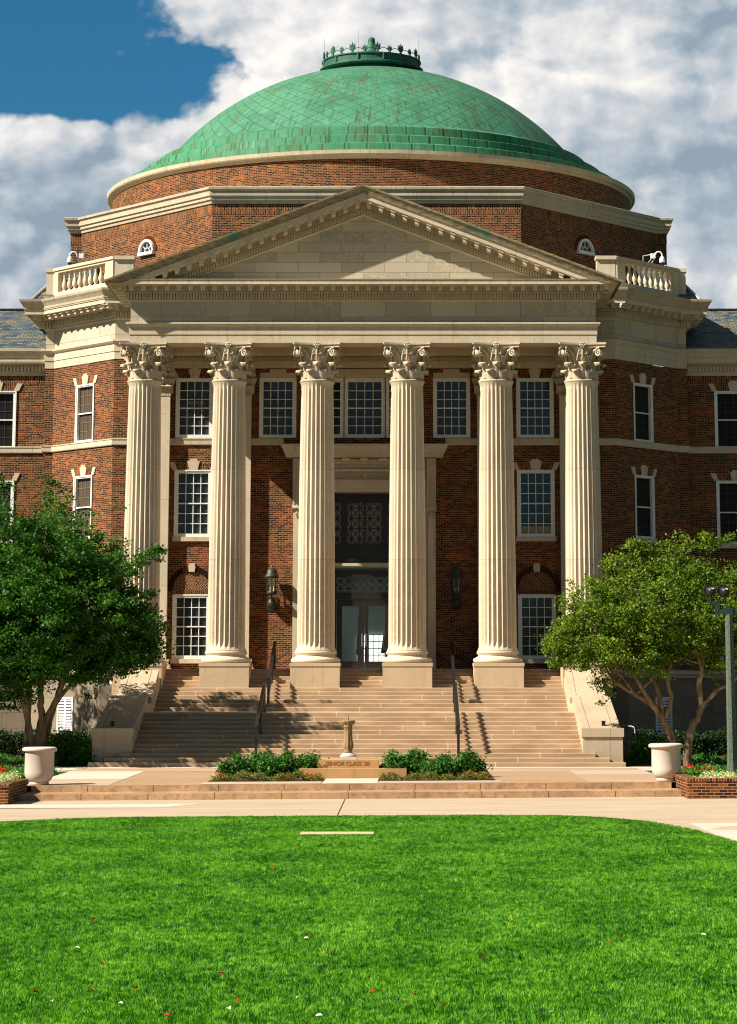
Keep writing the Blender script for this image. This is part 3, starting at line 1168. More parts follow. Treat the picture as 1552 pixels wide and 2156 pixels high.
front_holes = []
for s in (-1, 1):
    def S(a, b):
        return (U(a), U(b)) if s < 0 else (U(-b), U(-a))
    front_holes += [(*S(-6.78, -5.48), 11.37, 13.51), (*S(-6.80, -5.48), 7.84, 10.21), (*S(-6.79, -5.48), 3.56, 5.80), (*S(-3.78, -2.48), 11.37, 13.51)]
    for kk, (z0, z1, pn, kw) in enumerate(((11.37, 13.51, 'pane', {}), (7.84, 10.21, 'pane_green', {}), (3.56, 5.80, 'pane' if s < 0 else 'pane_blind', dict(key=False)))):
        u0, u1 = S(-6.79, -5.48)
        sash_window(WF, u0, u1, z0, z1, 4, 6, pn, sill=(kk > 0), **kw)
    u0, u1 = S(-3.78, -2.48)
    sash_window(WF, u0, u1, 11.37, 13.51, 4, 6, 'pane', sill=False, key=False)
# triple window over the door
front_holes += [(U(-1.92), U(1.92), 11.37, 13.51), (U(-2.26), U(2.26), 3.18, 9.42)]
sash_window(WF, U(-0.74), U(0.74), 11.37, 13.51, 4, 6, 'pane', sill=False, key=False, fw=0.14)
sash_window(WF, U(-1.92), U(-0.745), 11.37, 13.51, 3, 6, 'pane', sill=False, key=False, fw=0.14)
sash_window(WF, U(0.745), U(1.92), 11.37, 13.51, 3, 6, 'pane', sill=False, key=False, fw=0.14)

mb = MB()
# upper part and lower part of the front wall; the arched lunettes are cut by the arch parts lying proud of the wall
wall_with_holes(mb, WF, 0, WF.L, 3.0, 14.2, [(min(a, b), max(a, b), c, e) for a, b, c, e in front_holes])
mb.build("portico_wall", M['brick'], HALL)

# oblique walls, wing walls and the short returns between them
for pl, s in ((WL, -1), (WR, 1)):
    uu = (1.55, 2.71) if s < 0 else (1.08, 2.24)
    hs = [(*uu, 11.34, 13.44), (*uu, 7.85, 10.10), (*uu, 3.56, 5.80)]
    mb = MB()
    wall_with_holes(mb, pl, 0, pl.L, 3.0, 14.2, hs)
    mb.build("oblique_wall", M['brick'], HALL)
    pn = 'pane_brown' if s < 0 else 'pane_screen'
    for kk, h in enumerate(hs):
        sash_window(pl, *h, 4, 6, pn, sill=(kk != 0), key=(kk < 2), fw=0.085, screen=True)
for pl in (RL, RR):
    mb = MB()
    mb.pbox(pl, 0, pl.L, 0.2, 14.2, -0.5, 0.0)
    mb.build("wall_return", M['brick'], HALL)
for pl, s in ((GL, -1), (GR, 1)):
    hs = []
    for q in range(4):
        c = (-13.8 - q * 3.55 if s < 0 else 13.75 + q * 3.55)
        u = c - pl.A.x
        hs += [(u - 0.72, u + 0.72, 11.28, 13.42), (u - 0.72, u + 0.72, 7.76, 10.08), (u - 0.72, u + 0.72, 3.5, 5.8)]
    mb = MB()
    wall_with_holes(mb, pl, 0, pl.L, 3.0, 14.0, hs)
    mb.build("wing_wall", M['brick'], HALL)
    for kk, h in enumerate(hs[:6]):
        sash_window(pl, *h, 4, 6, 'pane_screen', sill=(kk % 3 != 0), key=(kk % 3 < 2), fw=0.10, screen=True)
    for kk, h in enumerate(hs[6:]):
        sash_window(pl, *h, 4, 6, 'pane_screen', sill=(kk % 3 != 0), key=(kk % 3 < 2), fw=0.10, screen=True)

FULL = [(-26, 97.45), (-11.95, 97.45), (-11.95, 97.0), (-11.62, 97.0), (-9.05, 94.0), (9.05, 94.0), (11.62, 97.0), (11.95, 97.0), (11.95, 97.45), (26, 97.45)]
# string course
mb = MB()
mb.sweep(FULL[:5] + [(-2.9, 94.0)], [(-0.02, 11.10), (0.05, 11.10), (0.07, 11.13), (0.07, 11.30), (0.09, 11.31), (0.09, 11.34), (-0.02, 11.36)])
mb.build("string_course", M['stone'], HALL)
mb = MB()
mb.sweep([(2.9, 94.0)] + FULL[5:], [(-0.02, 11.10), (0.05, 11.10), (0.07, 11.13), (0.07, 11.30), (0.09, 11.31), (0.09, 11.34), (-0.02, 11.36)])
mb.build("string_course", M['stone'], HALL)

# basement storey of pale ashlar with its water table
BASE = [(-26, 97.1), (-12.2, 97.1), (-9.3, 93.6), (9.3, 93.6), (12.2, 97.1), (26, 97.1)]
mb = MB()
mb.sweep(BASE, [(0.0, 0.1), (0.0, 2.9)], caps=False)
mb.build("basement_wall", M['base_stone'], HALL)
mb = MB()
mb.sweep(BASE, [(-0.02, 2.88), (0.10, 2.90), (0.10, 2.98), (0.18, 3.02), (0.18, 3.10), (0.05, 3.16), (-0.5, 3.18)])
mb.build("water_table", M['stone'], HALL)
for s in (-1, 1):
    BP = Panel((-12.2, 97.1), (-9.3, 93.6)) if s < 0 else Panel((9.3, 93.6), (12.2, 97.1))
    GP = Panel((-26, 97.1), (-12.2, 97.1)) if s < 0 else Panel((12.2, 97.1), (26, 97.1))
    for pl, u in ((BP, BP.L * (0.53 if s < 0 else 0.47)), (GP, GP.L - 2.2 if s < 0 else 2.2)):
        fr = MB()
        u0, u1, z0, z1 = u - 0.52, u + 0.52, 0.93, 2.22
        fr.pbox(pl, u0, u0 + 0.08, z0, z1, 0.002, 0.05)
        fr.pbox(pl, u1 - 0.08, u1, z0, z1, 0.002, 0.05)
        fr.pbox(pl, u0 + 0.08, u1 - 0.08, z0, z0 + 0.07, 0.002, 0.047)
        fr.pbox(pl, u0 + 0.08, u1 - 0.08, z1 - 0.07, z1, 0.002, 0.047)
        fr.pbox(pl, u - 0.05, u + 0.05, z0 + 0.07, z1 - 0.07, 0.002, 0.047)
        wn = fr.build("shuttered_window", M['white'], HALL)
        sh = MB()
        for q in (-1, 1):
            for i in range(11):
                z = z0 + 0.12 + i * 0.102
                c = u + q * 0.245
                sh.hexa([pl.P(c - 0.19, z, 0.012), pl.P(c + 0.19, z, 0.012), pl.P(c + 0.19, z + 0.01, 0.006), pl.P(c - 0.19, z + 0.01, 0.006)],
                        [pl.P(c - 0.19, z + 0.02, 0.045), pl.P(c + 0.19, z + 0.02, 0.045), pl.P(c + 0.19, z + 0.075, 0.006), pl.P(c - 0.19, z + 0.075, 0.006)])
        sh.build("shutter", M['white'], wn)
        pn = MB()
        pn.pbox(pl, u0 + 0.03, u1 - 0.03, z0 + 0.03, z1 - 0.03, 0.0015, 0.004)
        pn.build("pane", M['pane'], wn)

# arched brick lunettes over the lower windows
for s in (-1, 1):
    c = U(s * 6.14)
    zc_, ri, ro = 5.95, 0.68, 0.86
    mb = MB()
    n = 34
    for i in range(n):
        a0, a1 = math.pi * (i + 0.08) / n, math.pi * (i + 0.92) / n
        mb.pprism(WF, [(c + ri * math.cos(a0), zc_ + ri * math.sin(a0)), (c + ro * math.cos(a0), zc_ + ro * math.sin(a0)), (c + ro * math.cos(a1), zc_ + ro * math.sin(a1)), (c + ri * math.cos(a1), zc_ + ri * math.sin(a1))], 0.004, 0.055)
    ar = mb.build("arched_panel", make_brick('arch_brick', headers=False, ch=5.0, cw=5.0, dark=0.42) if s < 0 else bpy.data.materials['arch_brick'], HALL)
    mb = MB()
    pts = [(c + 0.675 * math.cos(math.pi * i / 24), zc_ + 0.675 * math.sin(math.pi * i / 24)) for i in range(25)]
    mb.face([WF.P(u, z, 0.012) for u, z in pts], [(u - c, z - zc_) for u, z in pts])
    mb.build("diamond_brickwork", M['lunette'], ar)
    mb = MB()
    mb.pbox(WF, c - 0.69, c + 0.69, 5.84, 5.945, 0.003, 0.035)
    mb.build("soldier_row", M['soldier'], ar)
    mb = MB()
    mb.pprism(WF, [(c - 0.10, 6.60), (c + 0.10, 6.60), (c + 0.135, 6.80), (c - 0.135, 6.80)], 0.002, 0.09)
    mb.pprism(WF, [(c - 0.105, 6.801), (c + 0.105, 6.801), (c + 0.11, 6.90), (c - 0.11, 6.90)], 0.002, 0.085)
    mb.build("keystone", M['stone_plain'], ar)

# a half-drawn blind shows at the foot of the right middle window
BW = [c for c in HALL.children if c.name.startswith('window') and abs((c.data.vertices[0].co.x) - 5.48) < 0.2 and abs(c.data.vertices[0].co.z - 7.84) < 0.2]
mb = MB()
mb.pbox(WF, U(5.62), U(6.66), 7.97, 8.22, -0.099, -0.094)
mb.build("blind", make_plain('tan_blind', (0.30, 0.27, 0.19), 0.8, 0.1, 0.1), BW[0] if BW else HALL)

# stone plaques above the inner upper windows
mb = MB()
for x in (-3.13, 3.13):
    mb.pbox(WF, U(x) - 0.66, U(x) + 0.66, 13.53, 13.72, 0.003, 0.03)
    mb.pbox(WF, U(x) - 0.30, U(x) + 0.30, 13.53, 13.84, 0.031, 0.06)
mb.pbox(WF, U(-1.95), U(1.95), 13.53, 13.72, 0.003, 0.03)
mb.pbox(WF, U(-1.1), U(1.1), 13.53, 13.84, 0.031, 0.06)
mb.build("carved_panel", M['stone_plain'], HALL)

# ------------------------------------------------------------------ entablature (main block and portico share it)
MAINL = [(-11.95, 99.0), (-11.95, 97.0), (-11.62, 97.0), (-9.05, 94.0), (-8.02, 94.0)]
MAINR = [(8.02, 94.0), (9.05, 94.0), (11.62, 97.0), (11.95, 97.0), (11.95, 99.0)]
PORT = [(-8.02, 94.0), (-8.02, 89.4), (8.02, 89.4), (8.02, 94.0)]
ENT = MAINL + PORT[1:3] + MAINR
ARCH = [(-0.02, 14.22), (0.02, 14.22), (0.02, 14.50), (0.045, 14.505), (0.045, 14.76), (0.07, 14.77), (0.10, 14.80), (0.15, 14.86), (0.15, 14.92), (0.02, 14.95)]
mb = MB()
mb.sweep(ENT, ARCH, caps=False)
mb.build("architrave", M['stone'], HALL)
mb = MB()
mb.sweep(ENT, [(0.0, 14.93), (0.0, 15.66)], caps=False)
mb.build("frieze", M['frieze'], HALL)
BED = [(0.0, 15.64), (0.05, 15.66), (0.06, 15.70), (0.04, 15.705), (0.04, 15.93), (0.18, 15.935), (0.18, 15.965), (0.14, 15.97), (0.14, 16.155), (0.70, 16.157), (0.72, 16.16), (0.72, 16.30), (0.75, 16.31), (0.76, 16.34)]
mb = MB()
mb.sweep(ENT, BED + [(0.0, 16.36)], caps=False)
for i in range(len(ENT) - 1):
    pl = Panel(ENT[i], ENT[i + 1])
    conv0 = i > 0 and ((Vector(ENT[i]) - Vector(ENT[i - 1])).to_3d().cross((Vector(ENT[i + 1]) - Vector(ENT[i])).to_3d())).z
    e0 = 0.14 if (i > 0 and conv0 > 0) else 0.0
    conv1 = i < len(ENT) - 2 and ((Vector(ENT[i + 1]) - Vector(ENT[i])).to_3d().cross((Vector(ENT[i + 2]) - Vector(ENT[i + 1])).to_3d())).z
    e1 = 0.14 if (i < len(ENT) - 2 and conv1 > 0) else 0.0
    nd = max(1, round((pl.L + e0 + e1 - 0.04) / 0.098))
    st = (pl.L + e0 + e1 - 0.04) / nd
    for q in range(nd):
        u = -e0 + 0.02 + (q + 0.5) * st
        mb.pbox(pl, u - 0.030, u + 0.030, 15.735, 15.925, 0.04, 0.17)
    m0, m1 = e0 * 3.2, e1 * 3.2
    if pl.L < 0.6 and m0 + m1 == 0:
        continue
    nm = max(1, round((pl.L + m0 + m1 - 0.2) / 0.413))
    st = (pl.L + m0 + m1 - 0.2) / nm
    for q in range(nm + 1):
        u = -m0 + 0.1 + q * st
        mb.pbox(pl, u - 0.09, u + 0.09, 16.09, 16.153, 0.14, 0.66)
        mb.pbox(pl, u - 0.072, u + 0.072, 15.99, 16.089, 0.14, 0.60)
mb.build("cornice", M['stone_plain'], HALL)
# crowning gutter of the main block only
mb = MB()
CY = [(0.74, 16.345), (0.77, 16.36), (0.78, 16.44), (0.84, 16.54), (0.90, 16.62), (0.92, 16.70), (0.86, 16.715), (0.2, 16.73)]
mb.sweep(MAINL[:-1] + [(-8.7, 94.0)], CY)
mb.sweep([(8.7, 94.0)] + MAINR[1:], CY)
mb.build("gutter", M['coping'], HALL)
# soffit, ceiling, inner beam and roof of the portico
mb = MB()
mb.box(-8.0, 8.0, 89.42, 90.58, 14.215, 14.6)
mb.box(-8.0, -6.9, 90.58, 94, 14.216, 14.6)
mb.box(6.9, 8.0, 90.58, 94, 14.216, 14.6)
mb.build("portico_beam", M['stone_plain'], HALL)
mb = MB()
mb.box(-6.9, 6.9, 90.58, 94.05, 14.61, 14.7)
mb.build("portico_ceiling", M['stone_plain'], HALL)
mb = MB()
mb.sweep([(-8.0, 94.0), (8.0, 94.0)], [(0, 13.88), (0.04, 13.9), (0.04, 14.06), (0.08, 14.08), (0.08, 14.28), (0.2, 14.33), (0.24, 14.40), (0.24, 14.62), (0, 14.63)])
for q in range(160):
    u = 0.05 + q * 0.0995
    mb.box(-8.0 + u, -8.0 + u + 0.055, 93.80, 93.915, 14.10, 14.26)
mb.build("inner_cornice", M['stone_plain'], HALL)

# ------------------------------------------------------------------ pediment
SL = 0.3775
APEX = 19.63


def rake_profile(mb, prof, x1=8.82):
    """profile (d, dz below the rake line), swept up one slope and down the other, front plane y = 89.4 - d"""
    cols = []
    for X in (-x1, 0.0, x1):
        zl = APEX - SL * abs(X)
        cols.append([(X, 89.4 - d, zl + dz) for d, dz in prof])
    for i in range(2):
        for j in range(len(prof) - 1):
            mb.face([cols[i][j], cols[i + 1][j], cols[i + 1][j + 1], cols[i][j + 1]])


def clip_below(o, z):
    bm = bmesh.new()
    bm.from_mesh(o.data)
    zz = z - WORLD[o].z
    bmesh.ops.bisect_plane(bm, geom=bm.verts[:] + bm.edges[:] + bm.faces[:], plane_co=(0, 0, zz), plane_no=(0, 0, 1), clear_inner=True)
    bm.to_mesh(o.data)
    bm.free()


PED = MB()
PED.face([(-8.0, 89.46, 16.33), (8.0, 89.46, 16.33), (0, 89.46, 16.33 + 8.0 * 0.3775 + 0.2)])
ped = PED.build("pediment", M['tympanum'], HALL)
mb = MB()
rake_profile(mb, [(-0.06, -0.98), (0.05, -0.96), (0.06, -0.92), (0.03, -0.915), (0.03, -0.70), (0.16, -0.695), (0.16, -0.665), (0.12, -0.66), (0.12, -0.495), (0.68, -0.49), (0.70, -0.48), (0.70, -0.33), (0.74, -0.31)])
npd = 176
for s in (-1, 1):
    for q in range(92):
        x = s * (0.06 + q * 0.0925)
        zl = APEX - SL * abs(x)
        h = 0.027
        mb.hexa([(x - h, 89.23, zl - 0.895 + s * SL * h), (x + h, 89.23, zl - 0.895 - s * SL * h), (x + h, 89.33, zl - 0.895 - s * SL * h), (x - h, 89.33, zl - 0.895 + s * SL * h)],
                [(x - h, 89.23, zl - 0.725 + s * SL * h), (x + h, 89.23, zl - 0.725 - s * SL * h), (x + h, 89.33, zl - 0.725 - s * SL * h), (x - h, 89.33, zl - 0.725 + s * SL * h)])
    for q in range(21):
        x = s * (0.2 + q * 0.413)
        zl = APEX - SL * abs(x)
        for (h, y0, a, b) in ((0.09, 88.74, -0.56, -0.497), (0.07, 88.80, -0.665, -0.561)):
            mb.hexa([(x - h, y0, zl + a + s * SL * h), (x + h, y0, zl + a - s * SL * h), (x + h, 89.3, zl + a - s * SL * h), (x - h, 89.3, zl + a + s * SL * h)],
                    [(x - h, y0, zl + b + s * SL * h), (x + h, y0, zl + b - s * SL * h), (x + h, 89.3, zl + b - s * SL * h), (x - h, 89.3, zl + b + s * SL * h)])
rk = mb.build("raking_cornice", M['stone_plain'], ped)
clip_below(rk, 16.352)
mb = MB()
rake_profile(mb, [(0.70, -0.305), (0.75, -0.30), (0.77, -0.22), (0.82, -0.12), (0.87, -0.07), (0.88, 0.0), (0.80, 0.015), (-4.0, 0.02)], 8.92)
gt = mb.build("raking_gutter", M['weathered'], ped)
clip_below(gt, 16.20)
mb = MB()
for s in (-1, 1):
    mb.face([(0, 89.0, APEX + 0.03), (s * 8.9, 89.0, APEX + 0.03 - SL * 8.9), (s * 8.9, 97.4, APEX + 0.03 - SL * 8.9), (0, 97.4, APEX + 0.03)][::s])
mb.build("pediment_roof", M['slate'], ped)

# ------------------------------------------------------------------ columns
def shaft_mb(R0=0.64, R1=0.548, z0=3.80, z1=12.90, nfl=24, per=8):
    mb = MB()
    H = z1 - z0
    n = nfl * per
    zs = [0, 0.05, 0.13, 0.17, 0.22, 0.32] + [0.4 + (H - 0.8) * i / 9 for i in range(10)] + [H - 0.32, H - 0.22, H - 0.17, H - 0.13, H - 0.05, H]
    rows = []
    for z in zs:
        t = z / H
        R = R0 - (R0 - R1) * (t ** 1.7)
        e = min(z, H - z)
        amp = 0.0 if e < 0.1 else min(1.0, math.sqrt(max(0, (e - 0.1) / 0.22)))
        fl = 0.05 * (1 - e / 0.1) if e < 0.1 else 0.0
        row = []
        for j in range(n):
            ph = (j % per + 0.5) / per
            q = (ph - 0.5) / 0.42
            dep = 0.078 * R / 0.64 * math.sqrt(max(0.0, 1 - q * q)) * amp
            a = 2 * math.pi * j / n
            row.append(((R + fl - dep) * math.cos(a), (R + fl - dep) * math.sin(a), z0 + z))
        rows.append(row)
    mb.grid(rows, lambda i, j: (j / n * 4.0, zs[i]), True, True)
    return mb


def torus_prof(r, z0, z1, n=7):
    zc, h = (z0 + z1) / 2, (z1 - z0) / 2
    return [(r + h * math.cos(a) , zc + h * math.sin(a)) for a in [-math.pi / 2 + math.pi * i / n for i in range(n + 1)]]


def base_mb():
    mb = MB()
    z = 3.39
    prof = [(0.6, z)] + torus_prof(0.76, z, z + 0.165) + [(0.745, z + 0.185)]
    prof += [(0.70, z + 0.20), (0.665, z + 0.23), (0.66, z + 0.255), (0.69, z + 0.275), (0.70, z + 0.285)]
    prof += torus_prof(0.675, z + 0.29, z + 0.385) + [(0.69, z + 0.395), (0.69, z + 0.415), (0.62, z + 0.42)]
    mb.lathe(prof, 56)
    return mb


def pedestal_mb():
    mb = MB()
    mb.box(-0.83, 0.83, -0.98, 0.83, 2.30, 3.27)
    mb.box(-0.85, 0.85, -1.0, 0.85, 3.272, 3.39)
    return mb


def leaf_strip(mb, ang, line, w0, w1, wt, thick=0.03, curl=0.05):
    """acanthus leaf: centre line (r, z), widths, bent round the bell, scalloped edges"""
    rows_f, rows_b = [], []
    m = len(line)
    for i, (r, z) in enumerate(line):
        t = i / (m - 1)
        wd = (w0 + (w1 - w0) * min(1, t * 1.6)) if t < 0.62 else w1 + (wt - w1) * (t - 0.62) / 0.38
        sc = 1.0 + (0.13 if i % 2 else -0.05)
        rf, rb = [], []
        for j in range(7):
            q = (j - 3) / 3
            a = ang + q * wd * sc / max(r, 0.3)
            ridge = 0.028 * (1 - abs(q)) - curl * q * q * (0.4 + t) + (0.014 if j % 2 else 0)
            rr = r + ridge
            zz = z - 0.035 * q * q * (1 if t > 0.7 else 0)
            rf.append((rr * math.cos(a), rr * math.sin(a), zz))
            rr2 = rr - thick
            rb.append((rr2 * math.cos(a), rr2 * math.sin(a), zz - (0.02 if t > 0.6 else 0)))
        rows_f.append(rf)
        rows_b.append(rb)
    mb.grid(rows_f, None, True)
    mb.grid([list(reversed(r)) for r in rows_b], None, True)
    mb.grid([[rows_f[-1][j], rows_b[-1][j]] for j in range(7)], None, False)


def spiral(mb, centre, ex, ez, r0, turns, tube_r, n=26, flip=1):
    pts, rr = [], []
    for i in range(n + 1):
        t = i / n
        a = -math.pi * 0.15 + flip * 0 + turns * 2 * math.pi * t
        r = r0 * (1 - 0.86 * t)
        p = Vector(centre) + ex * (r * math.cos(math.pi / 2 + a)) + ez * (r * math.sin(math.pi / 2 + a))
        pts.append(p)
        rr.append(tube_r * (1 - 0.45 * t))
    mb.tube(pts, rr, 6)


def capital_mb(z0=12.90, H=1.32, s=1.0):
    mb = MB()
    Z = lambda t: z0 + H * t
    # astragal and bell
    mb.lathe([(0.545 * s, z0 - 0.01), (0.60 * s, z0 + 0.0), (0.618 * s, z0 + 0.035), (0.60 * s, z0 + 0.07), (0.535 * s, z0 + 0.075), (0.525 * s, Z(0.3)), (0.535 * s, Z(0.5)), (0.58 * s, Z(0.7)), (0.67 * s, Z(0.84)), (0.70 * s, Z(0.875))], 40)
    lo = [(0.545, .05), (0.56, .12), (0.575, .19), (0.60, .25), (0.635, .29), (0.685, .315), (0.735, .31), (0.765, .285), (0.765, .25)]
    hi = [(0.545, .10), (0.56, .25), (0.585, .36), (0.62, .43), (0.665, .475), (0.725, .50), (0.785, .50), (0.82, .475), (0.825, .435)]
    for i in range(8):
        leaf_strip(mb, math.pi / 8 + i * math.pi / 4, [(r * s, Z(t)) for r, t in lo], 0.20 * s, 0.165 * s, 0.085 * s)
        leaf_strip(mb, i * math.pi / 4, [(r * s, Z(t)) for r, t in hi], 0.15 * s, 0.165 * s, 0.10 * s)
    for i in range(4):
        a = math.pi / 4 + i * math.pi / 2
        er = Vector((math.cos(a), math.sin(a), 0))
        et = Vector((-math.sin(a), math.cos(a), 0))
        up = Vector((0, 0, 1))
        # corner volutes: a pair of scrolls meeting on the diagonal
        for q in (-1, 1):
            ca = a + q * 0.10
            e2 = Vector((math.cos(ca), math.sin(ca), 0))
            ctr = e2 * (0.90 * s) + up * Z(0.745) + et * (q * 0.045)
            spiral(mb, ctr, e2, up, 0.165 * s, 1.6, 0.036 * s)
            st = [Vector((math.cos(a + q * 0.36) * 0.575 * s, math.sin(a + q * 0.36) * 0.575 * s, Z(0.42))),
                  Vector((math.cos(a + q * 0.33) * 0.61 * s, math.sin(a + q * 0.33) * 0.61 * s, Z(0.60))),
                  Vector((math.cos(a + q * 0.24) * 0.69 * s, math.sin(a + q * 0.24) * 0.69 * s, Z(0.76))),
                  Vector((math.cos(a + q * 0.15) * 0.80 * s, math.sin(a + q * 0.15) * 0.80 * s, Z(0.85)))]
            mb.tube(st, [0.065 * s, 0.06 * s, 0.05 * s, 0.04 * s], 7)
        mb.tube([er * (0.85 * s) - et * 0.07 + up * Z(0.745), er * (0.85 * s) + et * 0.07 + up * Z(0.745)], 0.13 * s, 12)
        # inner helices and the flower on each face
        f = i * math.pi / 2
        ef = Vector((math.cos(f), math.sin(f), 0))
        tf = Vector((-math.sin(f), math.cos(f), 0))
        for q in (-1, 1):
            ctr = ef * (0.70 * s) + tf * (q * 0.105 * s) + up * Z(0.755)
            spiral(mb, ctr, tf * q, up, 0.095 * s, 1.5, 0.026 * s, 18)
            mb.tube([ef * (0.60 * s) + tf * (q * 0.20 * s) + up * Z(0.52), ef * (0.66 * s) + tf * (q * 0.16 * s) + up * Z(0.68), ef * (0.69 * s) + tf * (q * 0.13 * s) + up * Z(0.80)], [0.035 * s, 0.03 * s, 0.025 * s], 6)
        mb.tube([ef * (0.60 * s) + up * Z(0.54), ef * (0.70 * s) + up * Z(0.64), ef * (0.72 * s) + up * Z(0.85)], [0.03, 0.045, 0.03], 6)
        fc = ef * (0.76 * s) + up * Z(0.93)
        for q in range(6):
            b = q * math.pi / 3
            d = tf * (0.075 * s * math.cos(b)) + up * (0.075 * s * math.sin(b))
            mb.tube([fc + d * 0.5 - ef * 0.05, fc + d * 1.3 + ef * 0.01], [0.045 * s, 0.03 * s], 6)
        mb.tube([fc - ef * 0.05, fc + ef * 0.045], [0.05 * s, 0.03 * s], 7)
    # concave-sided abacus
    def ab(grow, za, zb):
        pts = []
        for i in range(4):
            f = i * math.pi / 2
            ef = Vector((math.cos(f), math.sin(f), 0))
            tf = Vector((-math.sin(f), math.cos(f), 0))
            for j in range(9):
                q = (j - 4) / 4
                pts.append(ef * (s * (0.655 + grow + 0.125 * q * q)) + tf * (q * s * (0.77 + grow * 0.6)))
        lo_ = [(p.x, p.y, za) for p in pts]
        hi_ = [(p.x, p.y, zb) for p in pts]
        for i in range(len(pts)):
            j = (i + 1) % len(pts)
            mb.face([lo_[i], lo_[j], hi_[j], hi_[i]])
        mb.face(hi_)
        mb.face(list(reversed(lo_)))
    ab(0.0, Z(0.875), Z(0.945))
    ab(0.045, Z(0.9455), Z(0.998))
    return mb


sh_me = shaft_mb().build("shaft_tmp", M['column'])
ba_me = base_mb().build("base_tmp", M['column'])
pe_me = pedestal_mb().build("ped_tmp", M['pedestal'])
ca_me = capital_mb().build("cap_tmp", M['capital'])
TMP = [sh_me, ba_me, pe_me, ca_me]
COLX = [-7.54, -4.62, -1.58, 1.52, 4.59, 7.55]
for x in COLX:
    c = link("column", sh_me.data, HALL, (x, 90, 0))
    link("pedestal", pe_me.data, c, (x, 90, 0))
    link("column_base", ba_me.data, c, (x, 90, 0))
    cp = link("capital", ca_me.data, c, (x, 90, 0))
for o in TMP:
    bpy.data.objects.remove(o)

# pilasters on the wall behind the columns
def pilaster_cap():
    mb = MB()
    for a, b, z0, z1, d in ((-0.57, 0.57, 12.86, 12.93, 0.30), (-0.50, 0.50, 12.931, 13.72, 0.22), (-0.68, 0.68, 13.74, 13.86, 0.42)):
        mb.box(a, b, -d, 0.0, z0, z1)
    for i, u in enumerate((-0.5, -0.17, 0.17, 0.5)):
        for (zz, hh, w_) in ((12.94, 0.30, 0.15),):
            rows = []
            for (d, t) in ((0.23, 0), (0.25, .5), (0.28, .8), (0.35, 1.0), (0.40, .95), (0.41, .82)):
                rows.append([(u + q * w_, -d + 0.03 * q * q, zz + hh * t) for q in (-1, -.5, 0, .5, 1)])
            mb.grid(rows, None, True)
    for u in (-0.62, -0.33, 0, 0.33, 0.62):
        rows = []
        for (d, t) in ((0.23, 0), (0.26, .6), (0.30, .85), (0.38, 1.0), (0.45, .95), (0.46, .85)):
            rows.append([(u * (0.75 + 0.25 * t) + q * 0.14, -d + 0.03 * q * q, 13.05 + 0.46 * t) for q in (-1, -.5, 0, .5, 1)])
        mb.grid(rows, None, True)
    for u in (-0.6, 0.6):
        mb.tube([(u, -0.2, 13.62), (u, -0.42, 13.62)], 0.11, 12)
    return mb


pc = pilaster_cap().build("pcap_tmp", M['capital'])
pb = MB()
pb.box(-0.74, 0.74, -0.46, 0, 3.0, 3.24)
for (w_, d, z0, z1) in ((0.70, 0.42, 3.25, 3.36), (0.64, 0.36, 3.37, 3.45), (0.66, 0.38, 3.46, 3.55)):
    pb.box(-w_, w_, -d, 0, z0, z1)
pb = pb.build("pbase_tmp", M['pedestal'])
ps = MB()
ps.box(-0.55, 0.55, -0.28, 0, 3.56, 12.85)
ps = ps.build("pshaft_tmp", M['column'])
for x in COLX:
    if abs(x) < 3:
        continue
    p = link("pilaster", ps.data, HALL, (x, 93.995, 0))
    link("pilaster_base", pb.data, p, (x, 93.995, 0))
    link("capital", pc.data, p, (x, 93.995, 0))
for o in (pc, pb, ps):
    bpy.data.objects.remove(o)

# ------------------------------------------------------------------ doorway
mb = MB()
for s in (-1, 1):
    c = U(s * 2.40)
    mb.pbox(WF, c - 0.14, c + 0.14, 3.18, 8.70, -0.6, 0.16)
    c2 = U(s * 2.20)
    mb.pbox(WF, c2 - 0.05, c2 + 0.05, 3.18, 9.4, -0.6, 0.08)
mb.pbox(WF, U(-2.25), U(2.25), 9.42, 9.55, -0.6, 0.06)
mb.pbox(WF, U(-2.25), U(2.25), 9.551, 9.78, -0.5, 0.085)
mb.pbox(WF, U(-2.25), U(2.25), 9.781, 9.86, -0.5, 0.13)
mb.pbox(WF, U(-2.25), U(2.25), 9.861, 10.16, 0.0, 0.05)
mb.pbox(WF, U(-2.45), U(2.45), 10.161, 10.26, 0.0, 0.12)
mb.pbox(WF, U(-2.45), U(2.45), 10.30, 10.42, 0.0, 0.10)
for q in range(46):
    u = U(-2.36) + q * 0.104
    mb.pbox(WF, u, u + 0.06, 10.28, 10.41, 0.10, 0.17)
mb.pbox(WF, U(-2.50), U(2.50), 10.421, 10.60, 0.0, 0.20)
for q in range(-3, 4):
    u = U(q * 0.66 )
    mb.pbox(WF, u - 0.14, u + 0.14, 10.50, 10.62, 0.2, 0.52)
mb.sweep([(-2.35, 94.0), (-2.35, 93.94), (2.35, 93.94), (2.35, 94.0)], [(0.0, 10.62), (0.46, 10.64), (0.48, 10.78), (0.52, 10.80), (0.56, 10.92), (0.62, 11.02), (0.63, 11.10), (0.0, 11.14)])
surround = mb.build("door_surround", M['stone_plain'], HALL)
# carved laurel frieze
mb = MB()
for row in range(3):
    for q in range(44):
        u = U(-2.2) + q * 0.1 + (0.05 if row % 2 else 0)
        s = -1 if u < 9.05 else 1
        z = 9.92 + row * 0.08
        mb.tube([WF.P(u - 0.06, z, 0.05), WF.P(u, z + 0.01, 0.085), WF.P(u + 0.06, z, 0.05)], [0.012, 0.032, 0.012], 6)
mb.tube([WF.P(U(0), 10.0, 0.05), WF.P(U(0), 10.0, 0.12)], [0.09, 0.07], 12)
mb.build("carved_frieze", M['capital'], surround)
